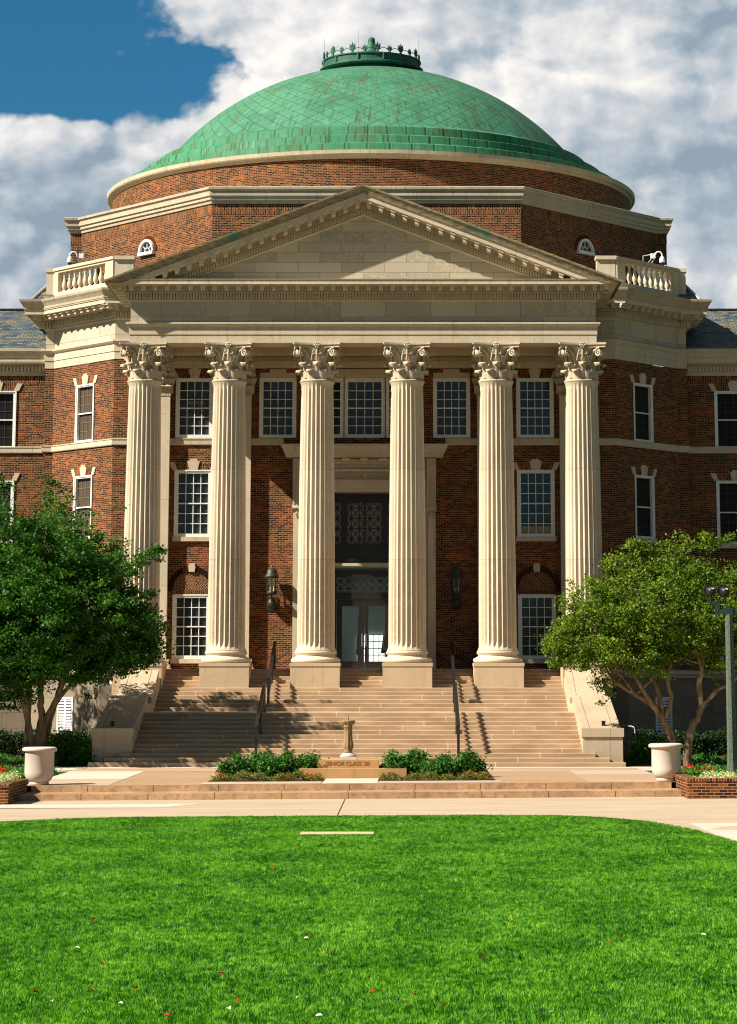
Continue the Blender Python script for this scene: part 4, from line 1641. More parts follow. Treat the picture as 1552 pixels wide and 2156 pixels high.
# scrolled brackets
for s in (-1, 1):
    c = U(s * 2.40)
    mb = MB()
    line = [(0.17, 8.72), (0.22, 8.82), (0.20, 8.98), (0.19, 9.2), (0.21, 9.6), (0.26, 10.1), (0.36, 10.42), (0.40, 10.60)]
    for j in range(-2, 3):
        hw = 0.032
        uu = c + j * 0.064
        dd = 0.03 if j % 2 == 0 else 0.0
        for i in range(len(line) - 1):
            (d0, z0), (d1, z1) = line[i], line[i + 1]
            mb.hexa([WF.P(uu - hw, z0, d0 + dd), WF.P(uu + hw, z0, d0 + dd), WF.P(uu + hw, z0, 0), WF.P(uu - hw, z0, 0)],
                    [WF.P(uu - hw, z1, d1 + dd), WF.P(uu + hw, z1, d1 + dd), WF.P(uu + hw, z1, 0), WF.P(uu - hw, z1, 0)])
    mb.tube([WF.P(c - 0.17, 8.86, 0.16), WF.P(c + 0.17, 8.86, 0.16)], 0.10, 12)
    for q in range(5):
        a = math.pi * (0.15 + 0.7 * q / 4)
        mb.tube([WF.P(c, 8.70, 0.18), WF.P(c - 0.11 * math.cos(a), 8.70 - 0.17 * math.sin(a), 0.20)], [0.045, 0.02], 6)
    mb.build("scroll_bracket", M['capital'], surround)

# bronze screen with lattice lights, lintel and glazed double door
DP = Panel((-9.05, 94.62), (9.05, 94.62))
mb = MB()
mb.pbox(DP, U(-2.3), U(2.3), 9.08, 9.5, -0.1, 0.0)
mb.pbox(DP, U(-2.3), U(2.3), 7.46, 7.62, -0.1, 0.06)
mb.pbox(DP, U(-2.3), U(2.3), 6.98, 7.459, -0.1, 0.0)
mb.pbox(DP, U(-2.3), U(2.3), 7.20, 7.30, 0.0, 0.05)
mb.pbox(DP, U(-2.3), U(2.3), 7.02, 7.08, 0.0, 0.07)
for x in (-2.15, -0.73, 0.73, 2.15):
    mb.pbox(DP, U(x) - 0.11, U(x) + 0.11, 7.62, 9.08, -0.1, 0.03)
mb.pbox(DP, U(-0.04), U(0.04), 7.62, 9.08, -0.1, 0.01)
mb.pbox(DP, U(-2.3), U(2.3), 6.44, 6.70, -0.1, 0.0)
mb.pbox(DP, U(-2.3), U(2.3), 5.66, 5.90, -0.1, 0.0)
for s in (-1, 1):
    mb.pbox(DP, U(s * 1.66) - 0.66, U(s * 1.66) + 0.66, 3.2, 5.66, -0.1, 0.0)
    mb.pbox(DP, U(s * 1.66) - 0.66, U(s * 1.66) + 0.66, 5.901, 6.439, -0.1, 0.001)
scr = mb.build("bronze_screen", M['bronze'], HALL)
mb = MB()
mb.pbox(DP, U(-2.28), U(2.28), 6.78, 6.83, -0.05, 0.10)
mb.pbox(DP, U(-2.28), U(2.28), 6.831, 6.93, -0.05, 0.14)
mb.build("lintel", M['stone_plain'], scr)


def lattice(mb, x0, x1, z0, z1, nx, nz, wd=0.035):
    for i in range(nx):
        for j in range(nz):
            a, b = x0 + (x1 - x0) * i / nx, x0 + (x1 - x0) * (i + 1) / nx
            c, e = z0 + (z1 - z0) * j / nz, z0 + (z1 - z0) * (j + 1) / nz
            mb.bar(DP, (a, c), (b, e), wd, -0.060, -0.035)
            mb.bar(DP, (a, e), (b, c), wd, -0.0605, -0.0345)
            m1, m2 = (a + b) / 2, (c + e) / 2
            mb.bar(DP, (m1, c), (m1, e), wd, -0.061, -0.034)
            mb.bar(DP, (a, m2), (b, m2), wd, -0.0615, -0.0335)


mb = MB()
for (x0, x1, nx) in ((-0.62, -0.04, 2), (0.04, 0.62, 2), (-2.04, -0.84, 4), (0.84, 2.04, 4)):
    lattice(mb, U(x0), U(x1), 7.62, 9.08, nx, 4)
lattice(mb, U(-1.0), U(1.0), 5.90, 6.44, 7, 2)
mb.build("lattice", M['bronze'], scr)
mb = MB()
mb.pbox(DP, U(-2.1), U(2.1), 7.55, 9.15, -0.085, -0.075)
mb.build("pane", make_glass('lattice_pane', (0.30, 0.30, 0.25), 0.35, 0.3), scr)
# double door
for s in (-1, 1):
    mb = MB()
    x0, x1 = (-0.98, -0.01) if s < 0 else (0.01, 0.98)
    g0, g1 = (-0.80, -0.20) if s < 0 else (0.14, 0.74)
    mb.pbox(DP, U(x0), U(g0), 3.23, 5.655, -0.08, -0.02)
    mb.pbox(DP, U(g1), U(x1), 3.23, 5.655, -0.08, -0.02)
    mb.pbox(DP, U(g0), U(g1), 3.23, 3.47, -0.08, -0.02)
    mb.pbox(DP, U(g0), U(g1), 5.42, 5.655, -0.08, -0.02)
    dr = mb.build("door", M['bronze'], HALL)
    mb = MB()
    mb.pbox(DP, U(g0), U(g1), 3.47, 5.42, -0.055, -0.045)
    mb.build("glass", M['clear'], dr)
    mb = MB()
    hx = x1 - 0.07 if s < 0 else x0 + 0.05
    mb.tube([DP.P(U(hx), 4.0, 0.03), DP.P(U(hx), 4.45, 0.03)], 0.014, 8)
    mb.build("handle", M['grey_metal'], dr)
mb = MB()
mb.pbox(WF, U(-2.26), U(2.26), 3.0, 3.20, -0.72, 0.10)
mb.build("threshold", M['concrete_white'], HALL)
# lobby seen through the door
mb = MB()
LX0, LX1, LY0, LY1 = -2.25, 2.25, 94.75, 104.0
mb.face([(LX0, LY1, 3.2), (LX1, LY1, 3.2), (LX1, LY1, 7.4), (LX0, LY1, 7.4)])
mb.face([(LX0, LY0, 3.2), (LX0, LY1, 3.2), (LX0, LY1, 7.4), (LX0, LY0, 7.4)])
mb.face([(LX1, LY1, 3.2), (LX1, LY0, 3.2), (LX1, LY0, 7.4), (LX1, LY1, 7.4)])
mb.face([(LX0, LY0, 3.19), (LX1, LY0, 3.19), (LX1, LY1, 3.19), (LX0, LY1, 3.19)])
mb.face([(LX0, LY0, 7.4), (LX0, LY1, 7.4), (LX1, LY1, 7.4), (LX1, LY0, 7.4)])
lob = mb.build("lobby", M['interior'], HALL)
mb = MB()
mb.box(-0.35, 0.85, 103.9, 103.95, 3.5, 4.55)
mb.build("lit_window", M['daylight'], lob)
mb = MB()
for i in range(7):
    mb.box(-0.37 + i * 0.2, -0.34 + i * 0.2, 103.86, 103.89, 3.5, 4.55)
for j in range(5):
    mb.box(-0.37, 0.87, 103.862, 103.888, 3.5 + j * 0.26, 3.53 + j * 0.26)
mb.build("muntins", M['bronze'], lob)
mb = MB()
mb.box(-0.6, 0.6, 96.5, 97.4, 7.30, 7.36)
mb.box(-0.6, 0.6, 100.5, 101.4, 7.30, 7.36)
mb.build("lobby_fill_panel", M['lobby_fill_panel'], lob)  # unseen glowing panels added to brighten the lobby behind the door glass

# ------------------------------------------------------------------ attic, roofs, drum and dome
ATT = [(-12.05, 118), (-12.05, 104.3), (-11.62, 104.3), (-5.85, 97.5), (5.85, 97.5), (11.62, 104.3), (12.05, 104.3), (12.05, 118)]
mb = MB()
wins = [Panel((-11.62, 104.3), (-5.85, 97.5)), Panel((5.85, 97.5), (11.62, 104.3))]
mb.sweep(ATT, [(0, 16.4), (0, 20.56)], caps=False)
mb.build("attic_wall", M['brick'], HALL)
mb = MB()
mb.sweep(ATT, [(0.003, 20.14), (0.012, 20.14), (0.012, 20.555)], caps=False)
mb.build("soldier_course", M['soldier'], HALL)
mb = MB()
mb.sweep(ATT, [(-0.02, 20.55), (0.06, 20.56), (0.08, 20.66), (0.14, 20.70), (0.14, 20.80), (0.20, 20.84), (0.20, 21.02), (0.27, 21.08), (0.28, 21.17), (0.2, 21.20), (-0.6, 21.30)])
mb.build("attic_cornice", M['coping'], HALL)
mb = MB()
mb.face([(x, y, 21.28) for x, y in [(-11.9, 118), (-11.9, 104.5), (-11.5, 104.5), (-5.7, 97.7), (5.7, 97.7), (11.5, 104.5), (11.9, 104.5), (11.9, 118)]])
mb.box(-2.6, 2.6, 99.6, 100.6, 21.29, 21.62)
mb.build("attic_roof", M['coping'], HALL)
# half-round attic windows
for pl, q in ((wins[0], 0.526), (wins[1], 0.452)):
    c = pl.L * q
    z0, r = 19.22, 0.50
    mb = MB()
    n = 20
    for i in range(n):
        a0, a1 = math.pi * i / n, math.pi * (i + 1) / n
        mb.pprism(pl, [(c + 0.41 * math.cos(a0), z0 + 0.41 * math.sin(a0)), (c + r * math.cos(a0), z0 + r * math.sin(a0)), (c + r * math.cos(a1), z0 + r * math.sin(a1)), (c + 0.41 * math.cos(a1), z0 + 0.41 * math.sin(a1))], 0.004, 0.12)
    mb.pbox(pl, c - 0.50, c + 0.50, z0 - 0.12, z0 - 0.002, 0.004, 0.15)
    for a in (math.pi / 4, math.pi / 2, 3 * math.pi / 4):
        mb.bar(pl, (c + 0.16 * math.cos(a), z0 + 0.16 * math.sin(a)), (c + 0.415 * math.cos(a), z0 + 0.415 * math.sin(a)), 0.024, 0.01, 0.04)
    for i in range(12):
        a0, a1 = math.pi * i / 12, math.pi * (i + 1) / 12
        mb.bar(pl, (c + 0.17 * math.cos(a0), z0 + 0.17 * math.sin(a0)), (c + 0.17 * math.cos(a1), z0 + 0.17 * math.sin(a1)), 0.024, 0.011, 0.039)
    wn = mb.build("half_round_window", M['white'], HALL)
    mb = MB()
    mb.pprism(pl, [(c + 0.42 * math.cos(math.pi * i / 16), z0 + 0.42 * math.sin(math.pi * i / 16)) for i in range(17)], 0.003, 0.008)
    mb.build("pane", M['pane'], wn)
    mb = MB()
    for i in range(26):
        a0, a1 = math.pi * (i + 0.08) / 26, math.pi * (i + 0.92) / 26
        mb.pprism(pl, [(c + 0.475 * math.cos(a0), z0 + 0.475 * math.sin(a0)), (c + 0.64 * math.cos(a0), z0 + 0.64 * math.sin(a0)), (c + 0.64 * math.cos(a1), z0 + 0.64 * math.sin(a1)), (c + 0.475 * math.cos(a1), z0 + 0.475 * math.sin(a1))], 0.003, 0.03)
    mb.build("brick_arch", bpy.data.materials['arch_brick'], wn)

DC = (0, 113)
mb = MB()
mb.lathe([(11.32, 21.0), (11.32, 23.16)], 128, DC)
mb.build("drum", M['brick'], HALL)
mb = MB()
mb.lathe([(11.30, 23.14), (11.38, 23.16), (11.42, 23.24), (11.52, 23.27), (11.55, 23.32), (11.55, 23.47), (11.42, 23.49), (10.8, 23.50)], 128, DC, False)
mb.build("drum_coping", M['coping'], HALL)
mb = MB()
mb.lathe([(11.0, 23.48), (10.93, 23.53), (10.88, 23.86), (10.80, 23.89), (10.24, 24.03), (10.18, 24.34), (10.10, 24.37), (9.53, 24.51), (9.47, 24.85), (9.38, 24.89), (8.9, 25.05), (8.75, 25.06)], 160, DC, False)
mb.build("dome_band", M['copper'], HALL)
# dome cap with its diamond seams: v grows so that the diamonds keep their shape
mb = MB()
r0, zb, zt = 8.90, 25.04, 29.28
D_ = zt - zb
RS = (r0 * r0 + D_ * D_) / (2 * D_)
n, nn = 160, 40
NDI = 64
prof, vv = [], []
acc = 0.0
pr = None
for i in range(nn + 1):
    r = r0 + (1.9 - r0) * (i / nn)
    z = zt - RS + math.sqrt(RS * RS - r * r)
    if pr:
        ds = math.hypot(r - pr[0], z - pr[1])
        acc += ds * NDI / (2 * math.pi * (r + pr[0]) / 2) * 1.45
    prof.append((r, z))
    vv.append(acc)
    pr = (r, z)
rows = [[(r * math.cos(2 * math.pi * j / n), 113 + r * math.sin(2 * math.pi * j / n), z) for j in range(n)] for r, z in prof]
mb.grid(rows, lambda i, j: (NDI * j / n, vv[i]), True, True)
dome = mb.build("dome", M['dome'], HALL)
# crown ring on top of the dome
mb = MB()
mb.lathe([(1.95, 28.9), (1.95, 29.08), (2.0, 29.12), (2.0, 29.22), (2.22, 29.25), (2.30, 29.30), (2.30, 29.36), (2.18, 29.40), (2.15, 29.44), (2.15, 29.66), (2.20, 29.68), (2.20, 29.73), (1.9, 29.76), (0.6, 29.9)], 64, DC, False)
for i in range(48):
    a = 2 * math.pi * i / 48
    mb.tube([(2.0 * math.cos(a), 113 + 2.0 * math.sin(a), 29.06), (2.0 * math.cos(a), 113 + 2.0 * math.sin(a), 29.22)], 0.05, 5)
for i in range(12):
    a = 2 * math.pi * (i + 0.5) / 12
    mb.tube([(2.16 * math.cos(a), 113 + 2.16 * math.sin(a), 29.42), (2.16 * math.cos(a), 113 + 2.16 * math.sin(a), 29.70)], 0.06, 5)
crown = mb.build("crown_ring", M['dark_copper'], HALL)
mb = MB()
mb.lathe([(0.62, 29.85), (0.62, 29.98), (0.50, 30.06), (0.34, 30.18), (0.24, 30.36), (0.18, 30.56), (0.15, 30.72), (0.16, 30.78), (0.13, 30.85), (0.05, 30.90), (0.01, 30.91)], 24, DC)
mb.build("finial", M['dark_copper'], crown)


def palmette(h):
    mb = MB()
    pl = Panel((0, 0), (1, 0))
    for a, l in ((90, 1.0), (60, 0.85), (120, 0.85), (30, 0.62), (150, 0.62), (0, 0.40), (180, 0.40)):
        ca, sa = math.cos(rad(a)) * h * 0.62 * l, math.sin(rad(a)) * h * 0.62 * l
        mb.tube([(0, 0, h * 0.36), (ca * 0.6, 0, h * 0.36 + sa * 0.6), (ca, 0, h * 0.36 + sa)], [0.025, 0.055 * h / 0.5, 0.02], 6)
    mb.tube([(0, 0, -0.03), (0, 0, h * 0.5)], [0.07, 0.035], 6)
    return mb


pb_, ps_ = palmette(0.46).build("pal_tmp", M['dark_copper']), palmette(0.33).build("pal_tmp2", M['dark_copper'])
for i in range(24):
    a = 2 * math.pi * (i + 0.5) / 24
    src = pb_ if i % 2 == 0 else ps_
    o = link("palmette", src.data, crown, (2.12 * math.cos(a), 113 + 2.12 * math.sin(a), 29.74))
    o.rotation_euler = (0, 0, a + math.pi / 2)
bpy.data.objects.remove(pb_)
bpy.data.objects.remove(ps_)
mb = MB()
for i in range(24):
    pts = []
    for j in range(9):
        a = 2 * math.pi * (i + 0.5 + j / 8) / 24
        pts.append((2.13 * math.cos(a), 113 + 2.13 * math.sin(a), 29.78 + 0.16 * abs(math.sin(math.pi * (j / 8 if i % 2 else j / 8)))))
    mb.tube(pts, 0.016, 5)
mb.build("cresting", M['dark_copper'], crown)
for a in (-1.83, -2.98, -0.15):
    mb = MB()
    mb.tube([(2.12 * math.cos(a), 113 + 2.12 * math.sin(a), 29.7), (2.12 * math.cos(a), 113 + 2.12 * math.sin(a), 30.75)], [0.016, 0.008], 5)
    mb.build("lightning_rod", M['grey_metal'], crown)

# flat roof behind the balustrade, hipped slate corners, wing roofs
mb = MB()
mb.face([(x, y, 16.70) for x, y in [(-12.6, 118), (-12.6, 97), (-9.05, 93.8), (9.05, 93.8), (12.6, 97), (12.6, 118)]])
mb.build("flat_roof", M['coping'], HALL)
for s in (-1, 1):
    mb = MB()
    e, f, g, h_ = (s * 12.45, 96.6, 16.74), (s * 11.35, 98.2, 18.25), (s * 10.2, 98.2, 18.25), (s * 10.6, 96.6, 16.74)
    mb.face([e, f, g, h_][::-s])
    mb.face([e, (s * 12.45, 118, 16.74), (s * 11.35, 118, 18.25), f][::-s])
    mb.face([f, g, (s * 10.2, 118, 18.25), (s * 11.35, 118, 18.25)])
    rf = mb.build("hipped_roof", M['slate'], HALL)
    mb = MB()
    mb.tube([(s * 12.47, 96.58, 16.76), (s * 11.35, 98.2, 18.28)], 0.055, 6)
    mb.build("hip_cap", M['grey_metal'], rf)
    # wing roof
    mb = MB()
    x0, x1 = (11.9, 27)
    pts = [(s * x0, 97.0, 14.98), (s * x1, 97.0, 14.98), (s * x1, 101.2, 17.0), (s * x0, 101.2, 17.0)]
    mb.face(pts if s > 0 else pts[::-1])
    pts = [(s * x0, 105.5, 14.98), (s * x1, 105.5, 14.98), (s * x1, 101.2, 17.0), (s * x0, 101.2, 17.0)]
    mb.face(pts[::-1] if s > 0 else pts)
    rf = mb.build("wing_roof", M['slate'], HALL)
    mb = MB()
    mb.box(min(s * x0, s * x1), max(s * x0, s * x1), 101.12, 101.28, 16.98, 17.06)
    mb.build("ridge_cap", M['bronze'], rf)
    path = [(-27, 97.45), (-12.0, 97.45)] if s < 0 else [(12.0, 97.45), (27, 97.45)]
    mb = MB()
    mb.sweep(path, [(-0.02, 14.0), (0.03, 14.0), (0.03, 14.10), (0.06, 14.12), (0.06, 14.36), (0.12, 14.40), (0.30, 14.44), (0.32, 14.50), (0.32, 14.62), (0.36, 14.66), (0.40, 14.78), (0.46, 14.88), (0.47, 14.97), (0.40, 14.99), (0.0, 15.0)])
    pl = Panel(path[0], path[1])
    for q in range(int(pl.L / 0.135)):
        mb.pbox(pl, 0.03 + q * 0.135, 0.12 + q * 0.135, 14.15, 14.34, 0.06, 0.15)
    mb.build("wing_cornice", M['stone_plain'], HALL)
    mb = MB()
    mb.pbox(pl, 0, pl.L, 13.68, 13.998, 0.003, 0.012)
    mb.build("soldier_course", M['soldier'], HALL)

# balustrades on the oblique fronts
def baluster_mb():
    mb = MB()
    mb.lathe([(0.085, 0), (0.085, 0.06), (0.05, 0.065), (0.05, 0.10), (0.075, 0.13), (0.10, 0.22), (0.10, 0.30), (0.065, 0.42), (0.045, 0.52), (0.045, 0.56), (0.06, 0.575), (0.045, 0.60), (0.06, 0.66), (0.085, 0.68), (0.085, 0.74)], 14)
    return mb


bal = baluster_mb().build("bal_tmp", M['stone_plain'])
for pl, s in ((Panel((-11.62, 97.0), (-9.05, 94.0)), -1), (Panel((9.05, 94.0), (11.62, 97.0)), 1)):
    mb = MB()
    e0, e1 = (0.0, 3.95) if s < 0 else (0.0, 3.95)
    mb.pbox(pl, 0.02, 3.93, 16.74, 17.04, -0.22, 0.16)
    mb.pbox(pl, 0.0, 3.95, 17.78, 17.86, -0.20, 0.14)
    mb.pbox(pl, -0.02, 3.97, 17.861, 17.97, -0.24, 0.19)
    ends = ((-0.30, 0.34), (3.45, 3.95))
    if s > 0:
        ends = ((0.0, 0.50), (3.61, 4.25))
    for a, b in ends:
        mb.pbox(pl, a, b, 16.75, 17.785, -0.215, 0.155)
    # front-facing return towards the portico and the corner pier
    f0, f1 = (-9.1, -8.42) if s < 0 else (8.42, 9.1)
    mb.box(f0, f1, 93.9, 94.25, 16.75, 17.84)
    mb.box(f0 - 0.04, f1 + 0.04, 93.82, 94.29, 17.841, 17.975)
    c0, c1 = (-11.98, -11.56) if s < 0 else (11.56, 11.98)
    mb.box(c0, c1, 96.88, 97.4, 16.75, 17.84)
    mb.box(c0 - 0.04, c1 + 0.04, 96.84, 97.44, 17.841, 17.976)
    br = mb.build("balustrade", M['stone_plain'], HALL)
    st, en = (0.34, 3.45) if s < 0 else (0.50, 3.61)
    for q in range(9):
        u = st + (en - st) * (q + 0.5) / 9
        p = pl.P(u, 17.04, -0.03)
        link("baluster", bal.data, br, p)
bpy.data.objects.remove(bal)


# ------------------------------------------------------------------ entrance staircase
ST = thing("entrance_staircase", (0, 84, 0.3), "broad tan stone staircase rising between sloping side walls to the portico", "staircase")
Y0 = 79.1
steps = []           # (y front, top z)
z = 0.30
for i in range(12):
    z += 0.1267
    steps.append((Y0 + i * 0.42, z))
LY = 87.0
for i in range(11):
    z += 0.125
    steps.append((LY + i * 0.385, z))
mb = MB()
for i, (y, zt_) in enumerate(steps):
    yn = steps[i + 1][0] if i + 1 < len(steps) else 95.0
    zb_ = steps[i - 1][1] if i else 0.28
    hw = {0: 7.95, 1: 7.52, 2: 7.12}.get(i, 6.80)
    rx = RNG.uniform(-0.004, 0.004, 13)
    xs = np.linspace(-hw, hw, 13)
    for j in range(12):
        a, b = xs[j], xs[j + 1]
        ua, ub = a + i * 1.37, b + i * 1.37
        mb.face([(a, y, zb_ - 0.01), (b, y, zb_ - 0.01), (b, y, zt_ - 0.018), (a, y, zt_ - 0.018)], [(ua, i + 0.1), (ub, i + 0.1), (ub, i + 0.8), (ua, i + 0.8)])
        mb.face([(a, y, zt_ - 0.018), (b, y, zt_ - 0.018), (b, y + 0.018, zt_ + rx[j + 1] * .3), (a, y + 0.018, zt_ + rx[j] * .3)], [(ua, i + 0.8), (ub, i + 0.8), (ub, i + 0.86), (ua, i + 0.86)])
        mb.face([(a, y + 0.018, zt_ + rx[j] * .3), (b, y + 0.018, zt_ + rx[j + 1] * .3), (b, yn + 0.02, zt_), (a, yn + 0.02, zt_)], [(ua, i + 0.86), (ub, i + 0.86), (ub, i + 0.92), (ua, i + 0.92)])
    for s in (-1, 1):
        mb.face([(s * hw, y, 0.28), (s * hw, yn if i > 2 else 81, 0.28), (s * hw, yn if i > 2 else 81, zt_), (s * hw, y, zt_)][::s])
mb.build("flight", M['stairs'], ST)
# sloping side walls
for s in (-1, 1):
    prof = [(80.15, 0.2), (80.15, 1.15), (80.75, 1.15), (85.0, 2.08), (86.6, 2.08), (88.7, 2.90), (89.6, 2.90), (89.6, 0.2)]
    xi, xo = s * 6.76, s * 7.96
    mb = MB()
    x0, x1 = min(xi, xo), max(xi, xo)
    L = [(x0, y, z) for y, z in prof]
    R = [(x1, y, z) for y, z in prof]
    mb.face(L)
    mb.face(R[::-1])
    for i in range(len(prof)):
        j = (i + 1) % len(prof)
        mb.face([L[i], R[i], R[j], L[j]][::-1] if False else [L[j], L[i], R[i], R[j]])
    ck = mb.build("side_wall", M['cheek'], ST)
    # coping slabs with shallow raised panels
    mb = MB()
    for (ya, za, yb, zb_) in ((80.10, 1.152, 80.78, 1.152), (80.62, 1.13, 85.0, 2.082), (86.35, 2.02, 88.75, 2.90)):
        t = 0.24 if ya != 80.10 else 0.25
        x0, x1 = min(xi, xo) - 0.035, max(xi, xo) + 0.035
        if ya != 80.10:
            x0, x1 = x0 + 0.05, x1 - 0.05
        mb.hexa([(x0, ya, za), (x1, ya, za), (x1, yb, zb_), (x0, yb, zb_)], [(x0, ya, za + t), (x1, ya, za + t), (x1, yb, zb_ + t), (x0, yb, zb_ + t)])
        if ya != 80.10:
            for (p, q) in ((0.0, 0.19), (0.205, 0.795), (0.81, 1.0)):
                m0, m1 = x0 + (x1 - x0) * p, x0 + (x1 - x0) * q
                mb.hexa([(m0, ya, za + t + .001), (m1, ya, za + t + .001), (m1, yb, zb_ + t + .001), (m0, yb, zb_ + t + .001)],
                        [(m0, ya + .01, za + t + 0.022), (m1, ya + .01, za + t + 0.022), (m1, yb, zb_ + t + 0.022), (m0, yb, zb_ + t + 0.022)])
    mb.build("coping", M['cheek'], ck)
    mb = MB()
    mb.box(s * 7.45 - 0.055, s * 7.45 + 0.055, 80.93, 81.03, 1.44, 1.59)
    mb.box(s * 7.45 - 0.07, s * 7.45 + 0.07, 80.91, 81.05, 1.591, 1.61)
    o = mb.build("step_light", M['black'], None, (s * 7.45, 81, 1.42))
    tag(o, "small black box light on the %s" % ("shaded left stair side wall" if s < 0 else "sunlit right stair side wall"), "light", "lights on the stair side walls")


# handrails: lower flight and upper flight on both sides
def handrail(x, ya, za, yb, zb, label, hgt=0.92):
    o = thing("handrail", (x, ya, za), label, "handrail", "black handrails on the staircase")
    w_ = 0.04
    for y, z in ((ya, za), ((ya + yb) / 2, (za + zb) / 2), (yb, zb)):
        mb = MB()
        mb.box(x - w_, x + w_, y - w_, y + w_, z - 0.05, z + hgt - 0.03)
        mb.box(x - 0.075, x + 0.075, y - 0.075, y + 0.075, z - 0.05, z + 0.02)
        mb.build("post", M['black'], o)
    for dz, hw in ((hgt, 0.052), (hgt * 0.42, 0.03)):
        mb = MB()
        e = 0.18 if dz == hgt else 0.0
        mb.hexa([(x - hw, ya - e, za + dz - 0.03), (x + hw, ya - e, za + dz - 0.03), (x + hw, yb + e, zb + dz - 0.03), (x - hw, yb + e, zb + dz - 0.03)],
                [(x - hw, ya - e, za + dz + 0.03), (x + hw, ya - e, za + dz + 0.03), (x + hw, yb + e, zb + dz + 0.03), (x - hw, yb + e, zb + dz + 0.03)])
        mb.build("rail", M['black'], o)


for s, nm in ((-1, "left"), (1, "right")):
    handrail(s * 3.02, 79.75, 0.55, 84.3, 1.82, "black metal handrail on the %s of the lower stair flight" % nm)
    handrail(s * 3.05, 87.5, 1.95, 91.6, 3.19, "black metal handrail on the %s of the upper stair flight" % nm)

# ------------------------------------------------------------------ wall lanterns
for s in (-1, 1):
    x = s * 3.27
    L = thing("wall_lantern", (x, 93.6, 5.5), "old metal wall lantern %s" % ("left of the doorway, in sunlight" if s < 0 else "right of the doorway, in shade"), "lantern", "lanterns beside the door")
    yc = 93.62
    C0 = (x, yc)
    mb = MB()
    mb.lathe([(0.24, 6.38), (0.25, 6.40), (0.25, 6.46), (0.21, 6.48), (0.20, 6.54), (0.17, 6.64), (0.10, 6.71), (0.03, 6.74), (0.03, 6.80), (0.004, 6.83)], 20, C0)
    mb.build("cap", M['lantern'], L)
    mb = MB()
    for i in range(8):
        a = 2 * math.pi * i / 8
        mb.tube([(x + 0.205 * math.cos(a), yc + 0.205 * math.sin(a), 6.39), (x + 0.17 * math.cos(a), yc + 0.17 * math.sin(a), 5.86)], 0.014, 5)
    mb.lathe([(0.05, 5.78), (0.17, 5.80), (0.185, 5.84), (0.185, 5.88), (0.17, 5.90)], 20, C0)
    mb.build("cage", M['lantern'], L)
    mb = MB()
    mb.lathe([(0.15, 5.90), (0.185, 6.38)], 16, C0)
    mb.build("glass", M['clear'], L)
    for i in range(3):
        a = 2 * math.pi * i / 3 + 0.4
        mb = MB()
        cx, cy = x + 0.07 * math.cos(a), yc + 0.07 * math.sin(a)
        mb.tube([(cx, cy, 5.9), (cx, cy, 6.06)], 0.018, 6)
        mb.build("candle", M['camera_white'], L)
    mb = MB()
    mb.tube([(x, yc, 5.80), (x, yc + 0.02, 5.62), (x, 93.85, 5.52)], [0.03, 0.045, 0.05], 8)
    mb.lathe([(0.01, 5.28), (0.10, 5.32), (0.16, 5.42), (0.165, 5.52), (0.12, 5.62), (0.03, 5.68)], 16, (x, 93.80))
    mb.box(x - 0.19, x + 0.19, 93.96, 93.998, 5.25, 5.72)
    mb.build("bracket", M['lantern'], L)

# ------------------------------------------------------------------ security cameras, globe lamps, flags, window sign
for s in (-1, 1):
    bx, by = s * 10.72, 96.55
    cz = 18.10
    o = thing("security_camera", (bx, by, cz), "white dome security camera on a curved arm above the %s balustrade" % ("left" if s < 0 else "right"), "camera", "dome cameras above the balustrades")
    e = s * 0.36
    mb = MB()
    mb.lathe([(0.03, cz + 0.28), (0.06, cz + 0.27), (0.10, cz + 0.20), (0.115, cz + 0.10), (0.11, cz + 0.05)], 16, (bx + e, by))
    mb.build("housing", M['camera_white'], o)
    mb = MB()
    mb.lathe([(0.002, cz - 0.06), (0.05, cz - 0.045), (0.075, cz), (0.08, cz + 0.05)], 14, (bx + e, by))
    mb.build("lens_dome", M['black'], o)
    mb = MB()
    pts = [(bx + e, by, cz + 0.27)] + [(bx + e - s * 0.13 * (1 - math.cos(a)), by, cz + 0.33 + 0.13 * math.sin(a)) for a in [math.pi * q / 8 for q in range(9)]] + [(bx + e - s * 0.28, by + 0.05, cz + 0.28)]
    mb.tube(pts, 0.03, 8)
    mb.build("arm", M['camera_white'], o)
    mb = MB()
    mb.box(bx - 0.05 - s * 0.02, bx + 0.13 - s * 0.02, by, by + 0.14, cz + 0.22, cz + 0.40)
    mb.build("junction_box", M['camera_white'], o)
    mb = MB()
    mb.tube([(bx, by + 0.07, cz + 0.24), (bx - s * 0.32, by + 0.25, cz - 0.12)], 0.02, 6)
    mb.tube([(bx + s * 0.1, by + 0.07, cz + 0.24), (bx - s * 0.14, by + 0.15, cz - 0.12)], 0.02, 6)
    mb.tube([(bx - s * 0.33, by + 0.25, cz - 0.14), (bx - s * 0.33, by + 0.25, cz + 0.34), (bx, by + 0.1, cz + 0.38)], 0.022, 6)
    mb.build("bracket", M['grey_metal'], o)
    gx, gy = s * 8.75, 93.2
    o = thing("globe_lamp", (gx, gy, 2.6), "white globe wall lamp beside the top of the %s stair side wall" % ("left" if s < 0 else "right"), "lamp", "globe lamps on the basement wall")
    mb = MB()
    mb.lathe([(0.16 * math.sin(a) + 0.001, 2.72 - 0.16 * math.cos(a)) for a in [math.pi * q / 12 for q in range(13)]], 20, (gx, gy))
    mb.build("globe", M['globe'], o)
    mb = MB()
    mb.tube([(gx, gy, 2.52), (gx, gy, 2.42), (gx, 93.62, 2.42)], 0.035, 8)
    mb.box(gx - 0.08, gx + 0.08, 93.53, 93.60, 2.32, 2.52)
    mb.build("bracket", M['black'], o)

